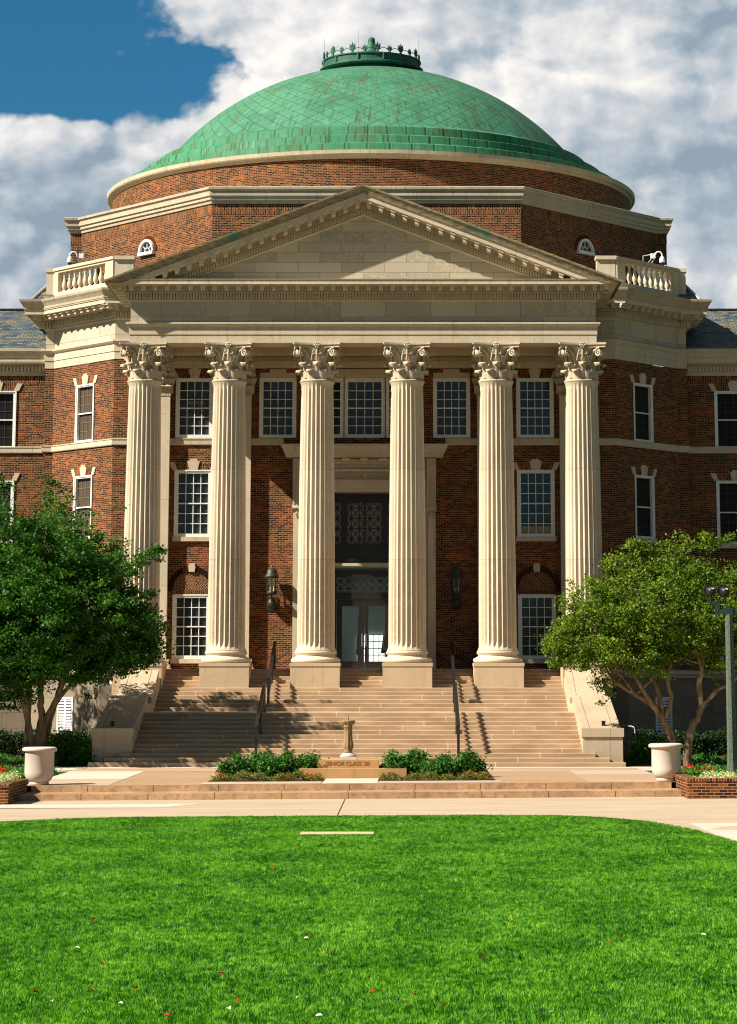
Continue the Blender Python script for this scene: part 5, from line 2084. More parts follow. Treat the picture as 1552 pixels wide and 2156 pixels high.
for (fx, fz, lab) in ((-0.28, 5.1, "narrow drooping red and white flag inside the left door pane"), (0.78, 5.15, "wide draped red and white flag inside the right door pane")):
    o = thing("indoor_flag", (fx, 99.0, 3.2), lab, "flag", "flags standing in the lobby")
    mb = MB()
    mb.tube([(fx, 99, 3.2), (fx, 99, fz + 0.1)], 0.018, 6)
    mb.build("pole", M['bronze'], o)
    rows = []
    wd = 0.14 if fx < 0 else 0.34
    for i in range(9):
        t = i / 8
        rows.append([(fx + (q / 8 - 0.5) * wd * (0.25 + 1.1 * t), 99.05 + 0.05 * math.sin(q * 2.1 + i * 0.4), fz - 1.35 * t) for q in range(9)])
    mb = MB()
    mb.grid(rows[::-1], None, True)
    mb.build("cloth", M['flag'], o)

sgn = thing("window_sign", (-6.05, 93.9, 12.6), "dark protest placard lettered in grey inside the top left portico window", "sign")
mb = MB()
SP = Panel((-9.05, 94.0), (9.05, 94.0))
mb.pbox(SP, U(-6.40), U(-5.80), 12.48, 12.86, -0.0985, -0.0965)
mb.build("card", M['sign_dark'], sgn)
mb = MB()
mb.pbox(SP, U(-6.39), U(-5.81), 12.585, 12.70, -0.096, -0.0955)
mb.build("band", M['sign_grey'], sgn)
for tx, zz, mm in (("BLACK", 12.775, 'sign_grey'), ("LIVES", 12.64, 'sign_dark'), ("MATTER", 12.53, 'sign_grey')):
    me = text_mesh(tx, 0.135 if tx != "MATTER" else 0.125, 0.0004)
    me.transform(Matrix.Rotation(math.pi / 2, 4, 'X'))
    me.materials.clear()
    me.materials.append(M[mm])
    link("lettering", me, sgn, (-6.10, 94.0945, zz))

# ------------------------------------------------------------------ planters
def planter_mb():
    mb = MB()
    prof = [(0.20, 0.0), (0.235, 0.01), (0.25, 0.03), (0.25, 0.075), (0.235, 0.085), (0.27, 0.10), (0.325, 0.16), (0.358, 0.24), (0.365, 0.32), (0.365, 0.80), (0.375, 0.815),
            (0.415, 0.82), (0.435, 0.845), (0.435, 0.885), (0.415, 0.91), (0.37, 0.925), (0.33, 0.92), (0.31, 0.89), (0.30, 0.60), (0.0, 0.58)]
    mb.lathe(prof, 40)
    return mb


p_me = planter_mb().build("urn_tmp", M['cast_stone'])
for s in (-1, 1):
    x, y = (-7.74, 66.95) if s < 0 else (7.94, 66.95)
    o = link("planter_urn", p_me.data, None, (x, y, 0.30 + tilt(x, y)))
    tag(o, "round white cast stone planter at the %s end of the plaza steps" % ("left" if s < 0 else "right"), "planter", "white planters on the plaza")
bpy.data.objects.remove(p_me)

# ------------------------------------------------------------------ sundial on its inscribed slab
SB = thing("stone_curb", (0.05, 70.1, 0.3), "long brown stone kerb block running behind the flower beds", "kerb")
mb = MB()
mb.box(-1.35, 1.45, 69.95, 72.3, 0.29, 0.55)
mb.build("block", M['slab_stone'], SB)
SS = thing("inscribed_slab", (-0.05, 71, 0.55), "tan sandstone slab carved with senior class lettering under the sundial", "slab")
mb = MB()
mb.box(-0.90, 0.72, 70.4, 71.9, 0.551, 0.765)
mb.build("block", M['slab_stone'], SS)
me = text_mesh("SENIOR CLASS '20", 0.15, 0.003)
me.transform(Matrix.Rotation(math.pi / 2, 4, 'X'))
me.transform(Matrix.Scale(0.98, 4, (1, 0, 0)))
me.materials.clear()
me.materials.append(M['letters'])
link("inscription", me, SS, (-0.10, 70.3975, 0.665))
SD = thing("sundial", (-0.10, 71.1, 0.765), "small weathered fluted stone sundial pedestal on the inscribed slab", "sundial")
c0 = (-0.10, 71.1)
mb = MB()
mb.box(c0[0] - 0.215, c0[0] + 0.215, c0[1] - 0.215, c0[1] + 0.215, 0.766, 0.83)
mb.lathe([(0.21, 0.831), (0.215, 0.85), (0.205, 0.875), (0.17, 0.885), (0.155, 0.91), (0.12, 0.93)], 28, c0)
mb.build("plinth", M['cast_stone'], SD)
mb = MB()
rows = []
prof = [(0.10, 0.93), (0.115, 0.95), (0.115, 0.975), (0.095, 0.985), (0.13, 1.03), (0.145, 1.10), (0.135, 1.18), (0.12, 1.25), (0.115, 1.30), (0.11, 1.45), (0.105, 1.60), (0.115, 1.605), (0.115, 1.63), (0.10, 1.64), (0.14, 1.67), (0.175, 1.71), (0.185, 1.75), (0.18, 1.77), (0.0, 1.772)]
n = 64
for r, z in prof:
    row = []
    for j in range(n):
        ph = (j % 8) / 8
        dep = 0.16 * abs(math.sin(math.pi * ph)) if (0.985 < z < 1.6 or 1.66 < z < 1.74) else 0
        a = 2 * math.pi * j / n
        rr = r * (1 - dep)
        row.append((c0[0] + rr * math.cos(a), c0[1] + rr * math.sin(a), z))
    rows.append(row)
mb.grid(rows, None, True, True)
mb.build("shaft", M['dial_stone'], SD)
mb = MB()
mb.tube([(c0[0], c0[1] - 0.02, 1.77), (c0[0] + 0.005, c0[1], 1.90)], [0.012, 0.006], 6)
mb.build("gnomon", M['bronze'], SD)

# ------------------------------------------------------------------ lawn marker
o = thing("lawn_marker", (0.13, 49.8, 0.0), "narrow tan stone marker set flush in the lawn", "marker")
mb = MB()
mb.box(-0.56, 0.80, 49.5, 50.2, -0.05, 0.055)
mb.build("slab", M['marker'], o)

# ------------------------------------------------------------------ floodlight pole
LP = thing("lamp_post", (9.80, 68.6, 0.4), "speckled pole with three black floodlight heads beside the right tree", "lamp post")
mb = MB()
lx, ly = 9.80, 68.6
mb.lathe([(0.30, 0.30), (0.27, 0.36), (0.20, 0.44), (0.155, 0.56), (0.13, 0.8), (0.10, 4.50), (0.0, 4.51)], 8, (lx, ly), False)
mb.build("pole", M['pole'], LP)
mb = MB()
mb.box(lx - 0.36, lx + 0.56, ly - 0.05, ly + 0.05, 4.515, 4.625)
mb.box(lx - 0.36, lx - 0.28, ly - 0.055, ly + 0.055, 4.47, 4.76)
mb.box(lx - 0.52, lx - 0.02, ly - 0.045, ly + 0.045, 4.761, 4.835)
mb.box(lx + 0.40, lx + 0.50, ly - 0.055, ly + 0.055, 4.626, 4.72)
mb.box(lx + 0.30, lx + 0.70, ly - 0.045, ly + 0.045, 4.721, 4.79)
mb.box(lx - 0.09, lx + 0.09, ly - 0.08, ly + 0.08, 4.48, 4.66)
mb.build("crossarm", M['teal'], LP)
for (hx, hz) in ((-0.46, 5.10), (-0.10, 5.09), (0.38, 5.02)):
    mb = MB()
    c = Vector((lx + hx, ly - 0.02, hz))
    ax = Vector((-0.25, 0.85, 0.15)).normalized()
    mb.tube([c - ax * 0.16, c - ax * 0.15, c - ax * 0.12, c - ax * 0.06, c + ax * 0.0, c + ax * 0.10, c + ax * 0.17], [0.015, 0.055, 0.095, 0.12, 0.13, 0.14, 0.15], 18)
    for q in range(3):
        mb.tube([c + ax * (0.02 + q * 0.04), c + ax * (0.035 + q * 0.04)], 0.145 + q * 0.007, 18)
    mb.tube([c - Vector((0, 0, 0.08)), (c.x, c.y, 4.79 if hx < 0.2 else 4.75)], 0.035, 8)
    hd = mb.build("floodlight", M['black'], LP)
    mb = MB()
    mb.tube([c + ax * 0.171, c + ax * 0.176], 0.12, 18)
    mb.build("glass", M['pane'], hd)
    mb = MB()
    mb.box(c.x + 0.0, c.x + 0.07, c.y - 0.145, c.y - 0.10, c.z + 0.04, c.z + 0.075)
    mb.build("label_plate", M['camera_white'], hd)

# hoop railing behind the right side wall
o = thing("hoop_rail", (8.35, 83, 0.3), "thin grey metal hoop rail behind the right stair side wall", "railing")
mb = MB()
pts = [(8.0, 84.5, 1.42), (8.42, 82.6, 1.42), (8.50, 82.5, 1.40), (8.53, 82.48, 1.32), (8.53, 82.48, 0.2)]
mb.tube(pts, 0.022, 8)
mb.build("hoop", M['grey_metal'], o)
mb = MB()
for zz in (0.72, 0.95):
    mb.tube([(8.03, 84.4, zz), (8.53, 82.48, zz)], 0.014, 6)
mb.build("crossbar", M['grey_metal'], o)

# ------------------------------------------------------------------ trees
def tree(loc, stems, crown_lobes, label, leafmat, seed, nclump, per, leaf, extra=()):
    rng = np.random.default_rng(seed)
    T = thing("ornamental_tree", loc, label, "tree", "multi-stemmed trees beside the stairs")
    X0 = np.array(loc)
    # crown clump centres: mostly near the skin of lumpy ellipsoids
    cs, sz = [], []
    tot = sum(l[6] for l in crown_lobes)
    for (cx, cy, cz, rx, ry, rz, wgt) in crown_lobes:
        m = int(nclump * wgt / tot)
        d = rng.normal(size=(m, 3))
        d /= np.linalg.norm(d, axis=1)[:, None]
        rr = rng.uniform(0.3, 1.0, m) ** 0.4
        lump = 1 + 0.20 * np.sin(d[:, 0] * 6 + cx * 3) * np.cos(d[:, 2] * 5 + cy) + 0.12 * np.sin(d[:, 1] * 9 + cz)
        rr = np.where(rng.uniform(size=m) < 0.07, rng.uniform(1.0, 1.17, m), rr)
        p = d * (rr * lump)[:, None] * np.array([rx, ry, rz]) + np.array([cx, cy, cz])
        gap = np.sin(p[:, 0] * 4.1 + cz) * np.sin(p[:, 1] * 3.7) * np.sin(p[:, 2] * 4.6 + cx) + 0.5 * np.sin(p[:, 0] * 8.3) * np.sin(p[:, 2] * 9.1 + cz)
        p = p[gap > -0.34]
        m = len(p)
        cs.append(p)
        sz.append(rng.uniform(0.09, 0.19, m))
    cs = np.concatenate(cs)
    sz = np.concatenate(sz)
    for (ex, ey, ez, r_) in extra:
        q = rng.normal(size=(5, 3)) * r_ * 0.5 + np.array([ex, ey, ez])
        cs = np.concatenate([cs, q])
        sz = np.concatenate([sz, np.full(5, r_ * 0.45)])
    V, F = leaf_cloud(cs, sz, per, leaf, 0.55, 0.5, rng)
    me = fast_mesh("crown", V - X0, F, 4, leafmat)
    link("crown", me, T, loc)
    # stems and limbs
    mb = MB()
    for st in stems:
        pts, rr = st
        # smooth the given joints
        P = [Vector(p) for p in pts]
        fine, fr = [], []
        for i in range(len(P) - 1):
            p0, p1, p2, p3 = P[max(i - 1, 0)], P[i], P[i + 1], P[min(i + 2, len(P) - 1)]
            for q in range(5):
                t = q / 5
                fine.append(0.5 * ((2 * p1) + (p2 - p0) * t + (2 * p0 - 5 * p1 + 4 * p2 - p3) * t * t + (3 * p1 - p0 - 3 * p2 + p3) * t ** 3) + Vector(rng.normal(size=3)) * 0.012)
                fr.append(rr[i] + (rr[i + 1] - rr[i]) * t)
        fine.append(P[-1])
        fr.append(rr[-1])
        mb.tube(fine, fr, 9)
        # side limbs reaching into the nearest clumps
        tip = np.array(fine[-1])
        nl = 9
        start = int(len(fine) * 0.62)
        for q in range(nl):
            i0 = rng.integers(start, len(fine))
            a = np.array(fine[i0])
            dist = np.linalg.norm(cs - a - np.array([0, 0, 0.5]), axis=1)
            cand = np.where((dist > 0.5) & (dist < 2.2) & (cs[:, 2] > a[2] - 0.1))[0]
            if len(cand) == 0:
                continue
            b = cs[rng.choice(cand)]
            mid = (a + b) / 2 + rng.normal(size=3) * 0.12 - np.array([0, 0, 0.08])
            r_ = fr[i0] * 0.6
            mb.tube([a, mid, b], [r_, r_ * 0.65, 0.008], 6)
            for e in range(2):
                dist = np.linalg.norm(cs - mid, axis=1)
                cand = np.where((dist > 0.3) & (dist < 1.1))[0]
                if len(cand):
                    b2 = cs[rng.choice(cand)]
                    mb.tube([mid, (mid + b2) / 2 + rng.normal(size=3) * 0.06, b2], [r_ * 0.5, r_ * 0.3, 0.006], 5)
    mb.build("trunk", M['bark'], T)
    return T


# left tree: five stems fanning out of one base
TB = (-9.72, 80.6, 0.29)
stems = [
    ([(-9.95, 80.6, 0.25), (-9.98, 80.6, 1.3), (-9.93, 80.5, 2.6), (-9.95, 80.5, 3.9), (-9.7, 80.4, 5.6), (-9.5, 80.4, 7.4)], [0.11, 0.095, 0.085, 0.07, 0.05, 0.02]),
    ([(-9.70, 80.6, 0.25), (-9.68, 80.6, 0.9), (-9.55, 80.6, 1.7), (-9.60, 80.6, 2.6), (-9.45, 80.5, 3.4), (-9.2, 80.4, 4.9), (-9.0, 80.3, 6.6)], [0.15, 0.14, 0.11, 0.09, 0.08, 0.05, 0.02]),
    ([(-9.62, 80.65, 0.3), (-9.45, 80.6, 1.5), (-9.1, 80.5, 2.3), (-8.85, 80.4, 3.3), (-8.5, 80.4, 4.6), (-8.1, 80.3, 5.8)], [0.12, 0.10, 0.085, 0.07, 0.05, 0.02]),
    ([(-9.60, 80.6, 1.35), (-9.1, 80.6, 2.2), (-8.55, 80.5, 2.9), (-8.0, 80.3, 3.9), (-7.3, 80.2, 4.7)], [0.085, 0.07, 0.055, 0.04, 0.015]),
    ([(-9.72, 80.5, 0.3), (-9.9, 80.2, 1.6), (-10.3, 79.9, 2.9), (-10.9, 79.7, 4.2), (-11.6, 79.6, 5.4)], [0.10, 0.09, 0.07, 0.05, 0.02]),
    ([(-9.5, 80.7, 0.3), (-9.35, 80.8, 1.4), (-9.0, 81.0, 2.6), (-8.6, 81.3, 3.9), (-8.2, 81.5, 5.2)], [0.08, 0.07, 0.06, 0.04, 0.015]),
]
lobes = [(-9.9, 80.6, 5.5, 2.0, 2.5, 2.5, 1.5), (-8.5, 80.8, 4.9, 1.95, 2.5, 2.05, 1.45), (-7.3, 80.7, 4.15, 1.3, 2.0, 1.2, 0.7), (-11.4, 80.2, 5.9, 1.7, 2.2, 2.6, 1.1),
         (-6.65, 80.4, 3.7, 0.75, 1.0, 0.5, 0.24), (-9.6, 79.6, 4.3, 1.9, 1.2, 1.6, 0.6), (-11.1, 79.8, 3.0, 1.4, 1.3, 0.95, 0.6), (-8.9, 79.6, 3.45, 1.2, 1.1, 0.65, 0.45), (-10.0, 79.2, 3.2, 0.9, 0.8, 0.5, 0.25), (-9.3, 84.2, 5.8, 2.0, 2.0, 2.3, 1.3), (-9.9, 78.2, 4.5, 1.7, 1.3, 1.6, 0.7)]  # far front and rear lobes added so the crown's shade covers the stairs
tree(TB, stems, lobes, "dark green multi-stemmed tree at the left of the staircase", M['leaf_dark'], 11, 3600, 50, 0.10,
     extra=[(-6.35, 80.2, 6.55, 0.30), (-6.65, 80.2, 6.15, 0.25), (-6.05, 80.2, 6.7, 0.2), (-6.4, 80.1, 5.3, 0.28), (-9.3, 80.3, 8.2, 0.45), (-9.35, 80.3, 8.6, 0.28)])
# a second tree of the kind stands just off to the left; its crown edge and shade reach the picture
TB0 = (-15.3, 78.6, 0.29)
stems0 = [
    ([(-15.4, 78.6, 0.25), (-15.3, 78.6, 1.2), (-15.0, 78.5, 2.4), (-14.7, 78.5, 3.8), (-14.3, 78.4, 5.4)], [0.14, 0.12, 0.10, 0.07, 0.02]),
    ([(-15.2, 78.7, 0.25), (-15.5, 78.7, 1.4), (-15.9, 78.6, 2.7), (-16.3, 78.5, 4.4)], [0.12, 0.10, 0.07, 0.02]),
    ([(-15.25, 78.5, 0.25), (-14.9, 78.3, 1.6), (-14.2, 78.0, 2.9), (-13.7, 77.9, 4.2)], [0.11, 0.09, 0.06, 0.02]),
]
lobes0 = [(-15.2, 78.5, 6.2, 2.3, 2.6, 2.4, 1.4), (-13.8, 78.3, 5.2, 1.7, 2.2, 1.9, 0.9), (-16.8, 78.5, 5.6, 1.9, 2.3, 2.0, 0.9)]
tree(TB0, stems0, lobes0, "dark green tree mostly cut off by the left edge of the photo", M['leaf_dark'], 17, 1200, 42, 0.10, extra=[(-11.75, 78.8, 9.3, 0.3), (-11.7, 79.5, 7.2, 0.4)])

TB3 = (-18.0, 88.6, 0.29)
stems3 = [([(-18.0, 88.6, 0.2), (-17.9, 88.6, 2.0), (-17.8, 88.6, 4.5), (-17.5, 88.5, 8.0)], [0.2, 0.17, 0.13, 0.03]),
          ([(-18.0, 88.5, 1.5), (-18.5, 88.4, 3.2), (-19.2, 88.3, 5.5)], [0.12, 0.09, 0.03])]
lobes3 = [(-17.6, 89.2, 7.6, 2.6, 2.6, 2.6, 1.2), (-19.0, 88.2, 7.0, 2.2, 2.2, 2.2, 0.8)]
tree(TB3, stems3, lobes3, "tree beyond the left edge whose dappled shade falls on the basement wall", M['leaf_dark'], 29, 900, 38, 0.11)

TB2 = (9.85, 80.4, 0.29)
stems = [
    ([(9.58, 80.4, 0.25), (9.50, 80.4, 0.9), (9.25, 80.4, 1.55), (8.85, 80.3, 2.1), (8.3, 80.3, 2.45), (7.7, 80.2, 2.85), (7.3, 80.2, 3.5)], [0.15, 0.135, 0.115, 0.09, 0.075, 0.05, 0.02]),
    ([(9.25, 80.4, 1.55), (9.15, 80.4, 2.1), (8.9, 80.3, 2.9), (8.3, 80.2, 3.5), (7.9, 80.2, 4.3)], [0.095, 0.085, 0.06, 0.045, 0.02]),
    ([(9.20, 80.4, 1.6), (9.45, 80.3, 2.2), (9.35, 80.2, 2.9), (9.5, 80.2, 3.8), (9.3, 80.2, 5.2)], [0.085, 0.07, 0.06, 0.045, 0.02]),
    ([(9.88, 80.4, 0.25), (10.0, 80.4, 1.2), (10.35, 80.4, 2.0), (10.3, 80.3, 2.7), (10.45, 80.3, 3.5), (10.3, 80.2, 5.0)], [0.15, 0.13, 0.10, 0.085, 0.07, 0.02]),
    ([(10.30, 80.4, 1.9), (10.8, 80.2, 2.5), (11.4, 80.0, 2.9), (11.9, 79.9, 3.8)], [0.085, 0.07, 0.05, 0.02]),
    ([(9.05, 80.35, 1.85), (8.6, 80.0, 2.5), (8.2, 79.8, 3.3), (8.0, 79.7, 4.4)], [0.08, 0.065, 0.045, 0.02]),
]
lobes = [(8.9, 80.3, 4.9, 2.0, 1.8, 1.65, 1.3), (7.3, 80.2, 4.3, 1.5, 1.5, 1.15, 0.75), (10.4, 80.2, 4.9, 1.9, 1.8, 1.75, 1.1), (12.0, 80.0, 4.6, 1.7, 1.8, 1.6, 0.7), (6.5, 80.1, 3.8, 0.75, 0.9, 0.6, 0.22), (8.2, 79.6, 3.7, 1.5, 1.2, 0.75, 0.35)]
tree(TB2, stems, lobes, "yellow green multi-stemmed tree at the right of the staircase", M['leaf_light'], 23, 2000, 46, 0.09,
     extra=[(8.45, 80.2, 6.9, 0.24), (8.25, 80.2, 6.55, 0.3), (8.65, 80.2, 6.75, 0.18), (10.55, 80.2, 6.95, 0.28), (10.8, 80.2, 6.8, 0.25), (11.25, 80.1, 7.0, 0.22), (6.2, 80.1, 3.45, 0.3), (5.95, 80.1, 3.3, 0.2), (7.25, 80.1, 2.75, 0.32), (7.45, 80.1, 2.45, 0.22), (9.1, 80.2, 6.75, 0.2), (9.5, 80.2, 6.85, 0.16), (9.95, 80.2, 6.8, 0.2), (7.7, 80.1, 5.9, 0.22), (7.2, 80.1, 5.6, 0.2), (6.6, 80.1, 4.7, 0.2), (6.2, 80.0, 4.3, 0.18), (5.75, 80.1, 3.7, 0.14)])

# ------------------------------------------------------------------ hedges, shrubs, low planting
def leaf_box(name, x0, x1, y0, y1, z0, z1, n, leaf, material, loc, parent=None, seed=1, wob=0.06):
    rng = np.random.default_rng(seed)
    C = np.stack([rng.uniform(x0, x1, n), rng.uniform(y0, y1, n), z0 + (z1 - z0) * rng.uniform(0, 1, n) ** 0.6], 1)
    C[:, 2] += 0.05 * np.sin(C[:, 0] * 5 + seed) + 0.04 * np.sin(C[:, 0] * 13)
    V, F = leaf_cloud(C, np.full(n, wob), 9, leaf, 1.0, 0.3, rng)
    me = fast_mesh(name, V - np.array(loc), F, 4, material)
    return link(name, me, parent, loc)


for s in (-1, 1):
    x0, x1 = (-20, -8.35) if s < 0 else (8.9, 20)
    loc = ((x0 + x1) / 2, 86.5, 0.3)
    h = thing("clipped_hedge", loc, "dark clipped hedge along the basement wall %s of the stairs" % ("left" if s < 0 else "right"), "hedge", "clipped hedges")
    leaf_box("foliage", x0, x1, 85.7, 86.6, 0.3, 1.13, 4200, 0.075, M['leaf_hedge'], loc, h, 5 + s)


def bush(loc, r, h, n, leaf, material, label, name="shrub", group=None, seed=1, cat="shrub", spread=0.12):
    rng = np.random.default_rng(seed)
    o = thing(name, loc, label, cat, group)
    d = rng.normal(size=(n, 3))
    d /= np.linalg.norm(d, axis=1)[:, None]
    rr = rng.uniform(0.2, 1, n) ** 0.5
    C = d * rr[:, None] * np.array([r, r, h * 0.5]) + np.array([loc[0], loc[1], loc[2] + h * 0.52])
    C[:, 2] += 0.16 * h * np.sin(C[:, 0] * 7.3 + seed) * (C[:, 2] - loc[2]) / h
    V, F = leaf_cloud(C, np.full(n, spread), 8, leaf, 1.0, 0.5, rng)
    me = fast_mesh("foliage", V - np.array(loc), F, 4, material)
    link("foliage", me, o, loc)
    mb = MB()
    for q in range(5):
        a = q * 1.3
        mb.tube([loc, (loc[0] + 0.3 * r * math.cos(a), loc[1] + 0.3 * r * math.sin(a), loc[2] + h * 0.7)], [0.015, 0.006], 5)
    mb.build("stem", M['bark'], o)
    return o


for s, x0, x1, word in ((-1, -3.3, -0.95, "left"), (1, 1.0, 3.35, "right")):
    for q in range(5):
        x = x0 + 0.22 + (x1 - x0 - 0.44) * q / 4
        bush((x, 70.6 + 0.25 * math.sin(q * 2.3), 0.31), 0.42, 0.50 + 0.06 * math.sin(q * 1.9 + s) + (0.10 if (q == 3 and s < 0) or (q == 1 and s > 0) else 0), 230, 0.085, M['leaf_shrub'],
             "leafy green shrub in the row of the %s flower bed" % word, "shrub", "shrubs of the %s flower bed" % word, 31 + q + s * 7, spread=0.07)
    loc = ((x0 + x1) / 2, 69, 0.31)
    o = leaf_box("bedding_plants", x0 - 0.22, x1 + 0.22, 68.35, 69.3, 0.32, 0.42, 620, 0.045, M['leaf_bronze'], loc, None, 41 + s, 0.035)
    tag(o, "low bronze green bedding edging the front of the %s shrub bed" % word, "bedding", None, "stuff")
    rng = np.random.default_rng(50 + s)
    for q in range(16):
        x = x0 - 0.25 + (x1 - x0 + 0.5) * (q + rng.uniform(0.1, 0.9)) / 16 if q > 9 else (x1 + 0.18 - rng.uniform(0, 0.45) if (q % 2) == (s < 0) else x0 - 0.18 + rng.uniform(0, 0.3))
        y = 68.5 + rng.uniform(0, 0.5)
        V, F = leaf_cloud(np.array([[x, y, 0.45]]), [0.03], 7, 0.05, 1.0, 0.6, rng)
        me = fast_mesh("red_flower", V - np.array([x, y, 0.31]), F, 4, M['petal_red'])
        o = link("red_flower", me, None, (x, y, 0.31))
        tag(o, "tiny red bedding flower at the foot of the %s shrub bed" % word, "flower", "red flowers of the %s shrub bed" % word)

# feathery shrubs against the stair walls
bush((-8.75, 80.9, 0.3), 0.62, 0.85, 520, 0.075, M['leaf_dark'], "soft green shrub against the left stair side wall", "shrub", None, 61)
bush((-8.25, 80.3, 0.3), 0.34, 0.42, 200, 0.07, M['leaf_low'], "low green shrub at the foot of the left stair side wall", "shrub", None, 62)
bush((-9.2, 80.2, 0.3), 0.36, 0.40, 200, 0.07, M['leaf_low'], "low spreading green shrub behind the left planter", "shrub", None, 63)
bush((8.65, 81.2, 0.3), 0.38, 0.74, 260, 0.075, M['leaf_shrub'], "small upright green shrub against the right stair side wall", "shrub", None, 64)

# side beds: ground cover, pale edging and red flowers
for s in (-1, 1):
    word = "left" if s < 0 else "right"
    x0, x1 = (-13.5, -8.25) if s < 0 else (8.45, 13.5)
    yb = 63.6 if s < 0 else 64.3
    loc = ((x0 + x1) / 2, 70, 0.3)
    o = leaf_box("ground_cover", x0, x1, 66.2, 74.5, 0.29, 0.40, 6500, 0.07, M['leaf_low'], loc, None, 71 + s, 0.06)
    tag(o, "green ground cover filling the bed %s of the plaza" % word, "ground cover", None, "stuff")
    o = leaf_box("silver_foliage", x0, x1 + (0.2 if s < 0 else 0), yb, yb + 2.1, 0.36, 0.52, 1500, 0.055, M['leaf_pale'], (loc[0], yb, 0.4), None, 81 + s, 0.04)
    tag(o, "pale silver green edging plants along the %s planter wall" % word, "edging plants", None, "stuff")
    o = leaf_box("ground_cover", x0 - 6 if s < 0 else x0, x1 if s < 0 else x1 + 6, 82.5, 85.6, 0.28, 0.36, 2600, 0.07, M['leaf_low'], (loc[0], 84, 0.3), None, 91 + s, 0.06)
    tag(o, "shaded green ground cover before the %s hedge" % word, "ground cover", None, "stuff")
    rng = np.random.default_rng(101 + s)
    fl = [(-8.55, 66.6, .66), (-8.72, 67.0, .69), (-8.9, 66.5, .70), (-9.05, 66.7, .68), (-9.15, 66.3, .66), (-8.62, 66.2, .60), (-9.3, 66.9, .72)] if s < 0 else \
         [(8.75, 70.2, .60), (8.92, 70.6, .58), (9.05, 69.9, .55), (9.25, 70.2, .57), (8.98, 69.6, .48), (9.5, 70.4, .56)]
    for (x, y, z) in fl:
        V, F = leaf_cloud(np.array([[x, y, z]]), [0.035], 14, 0.075, 1.0, 0.2, rng)
        F0 = 0.3
        o = thing("poppy", (x, y, 0.3), "red flower on a thin stem in the %s side bed" % word, "flower", "red flowers in the %s side bed" % word)
        link("petals", fast_mesh("petals", V - np.array([x, y, 0.3]), F, 4, M['petal_red']), o, (x, y, 0.3))
        mb = MB()
        mb.tube([(x, y, 0.3), (x + 0.01, y, z)], 0.006, 5)
        mb.build("stem", M['leaf_low'], o)

# ------------------------------------------------------------------ lawn: one sheet with blades scattered by geometry nodes
edge = [(-30, 30), (-24, 38), (-14, 47.5), (-9.5, 52.6), (-6.9, 54.7), (-5.7, 55.7), (-4.6, 56.15), (-3, 56.25), (0, 56.25), (3, 56.15), (4.55, 55.85), (5.4, 55.0), (6.25, 53.2), (6.75, 50.6), (7.1, 47.0), (7.4, 42), (8.5, 34), (10, 20), (10, 14), (-30, 14)]


def inside(x, y):
    c = False
    j = len(edge) - 1
    for i in range(len(edge)):
        xi, yi = edge[i]
        xj, yj = edge[j]
        if (yi > y) != (yj > y) and x < (xj - xi) * (y - yi) / (yj - yi) + xi:
            c = not c
        j = i
    return c


def patch(seed, nb=1100, size=0.62):
    rng = np.random.default_rng(seed)
    x = rng.uniform(-size / 2, size / 2, nb)
    y = rng.uniform(-size / 2, size / 2, nb)
    h = rng.uniform(0.026, 0.058, nb) * (1 + 0.3 * np.sin(x * 14 + seed) * np.cos(y * 11))
    a = rng.uniform(0, 2 * math.pi, nb)
    lean = rng.uniform(0.1, 0.7, nb) * h
    la = rng.normal(0.6 * seed, 1.1, nb)
    wd = rng.uniform(0.003, 0.0058, nb)
    dx, dy = np.cos(a) * wd, np.sin(a) * wd
    lx_, ly_ = np.cos(la) * lean, np.sin(la) * lean
    z0 = np.zeros(nb)
    v = np.stack([np.stack([x - dx, y - dy, z0 - 0.01], 1), np.stack([x + dx, y + dy, z0 - 0.01], 1),
                  np.stack([x + dx * .7 + lx_ * .35, y + dy * .7 + ly_ * .35, h * .6], 1), np.stack([x + lx_, y + ly_, h], 1),
                  np.stack([x - dx * .7 + lx_ * .35, y - dy * .7 + ly_ * .35, h * .6], 1)], 1).reshape(-1, 3)
    f = np.arange(nb * 5).reshape(-1, 5)
    return fast_mesh("grass_patch", v, f, 5, M['grass'])


rng = np.random.default_rng(3)
STEP = 0.42
gv, gs = [], []
for iy in range(int((57 - 20.5) / STEP)):
    y = 20.5 + iy * STEP
    hwid = y * 0.158 + 1.6
    ix0, ix1 = int((1.3 - hwid - 1.0) / STEP), int((1.3 + hwid) / STEP)
    for ix in range(ix0, ix1 + 1):
        x0_, y0_ = ix * STEP, y
        free = lambda u, v: inside(u, v) and not (-0.62 < u < 0.86 and 49.44 < v < 50.26)
        h_ = STEP * 0.62
        if all(free(x0_ + du * h_, y0_ + dv * h_) for du in (-1, 0, 1) for dv in (-1, 0, 1)):
            px_, py_ = x0_ + rng.uniform(-.08, .08), y0_ + rng.uniform(-.08, .08)
            gv.append((px_, py_, 0.004 + tilt(px_, py_)))
            gs.append((1.0, 1.0, 1.0))
            continue
        for du in range(4):
            for dv in range(4):
                px_, py_ = x0_ + (du - 1.5) * STEP / 4 + rng.uniform(-.02, .02), y0_ + (dv - 1.5) * STEP / 4 + rng.uniform(-.02, .02)
                if free(px_, py_):
                    gv.append((px_, py_, 0.004 + tilt(px_, py_)))
                    gs.append((0.27, 0.27, 0.9))
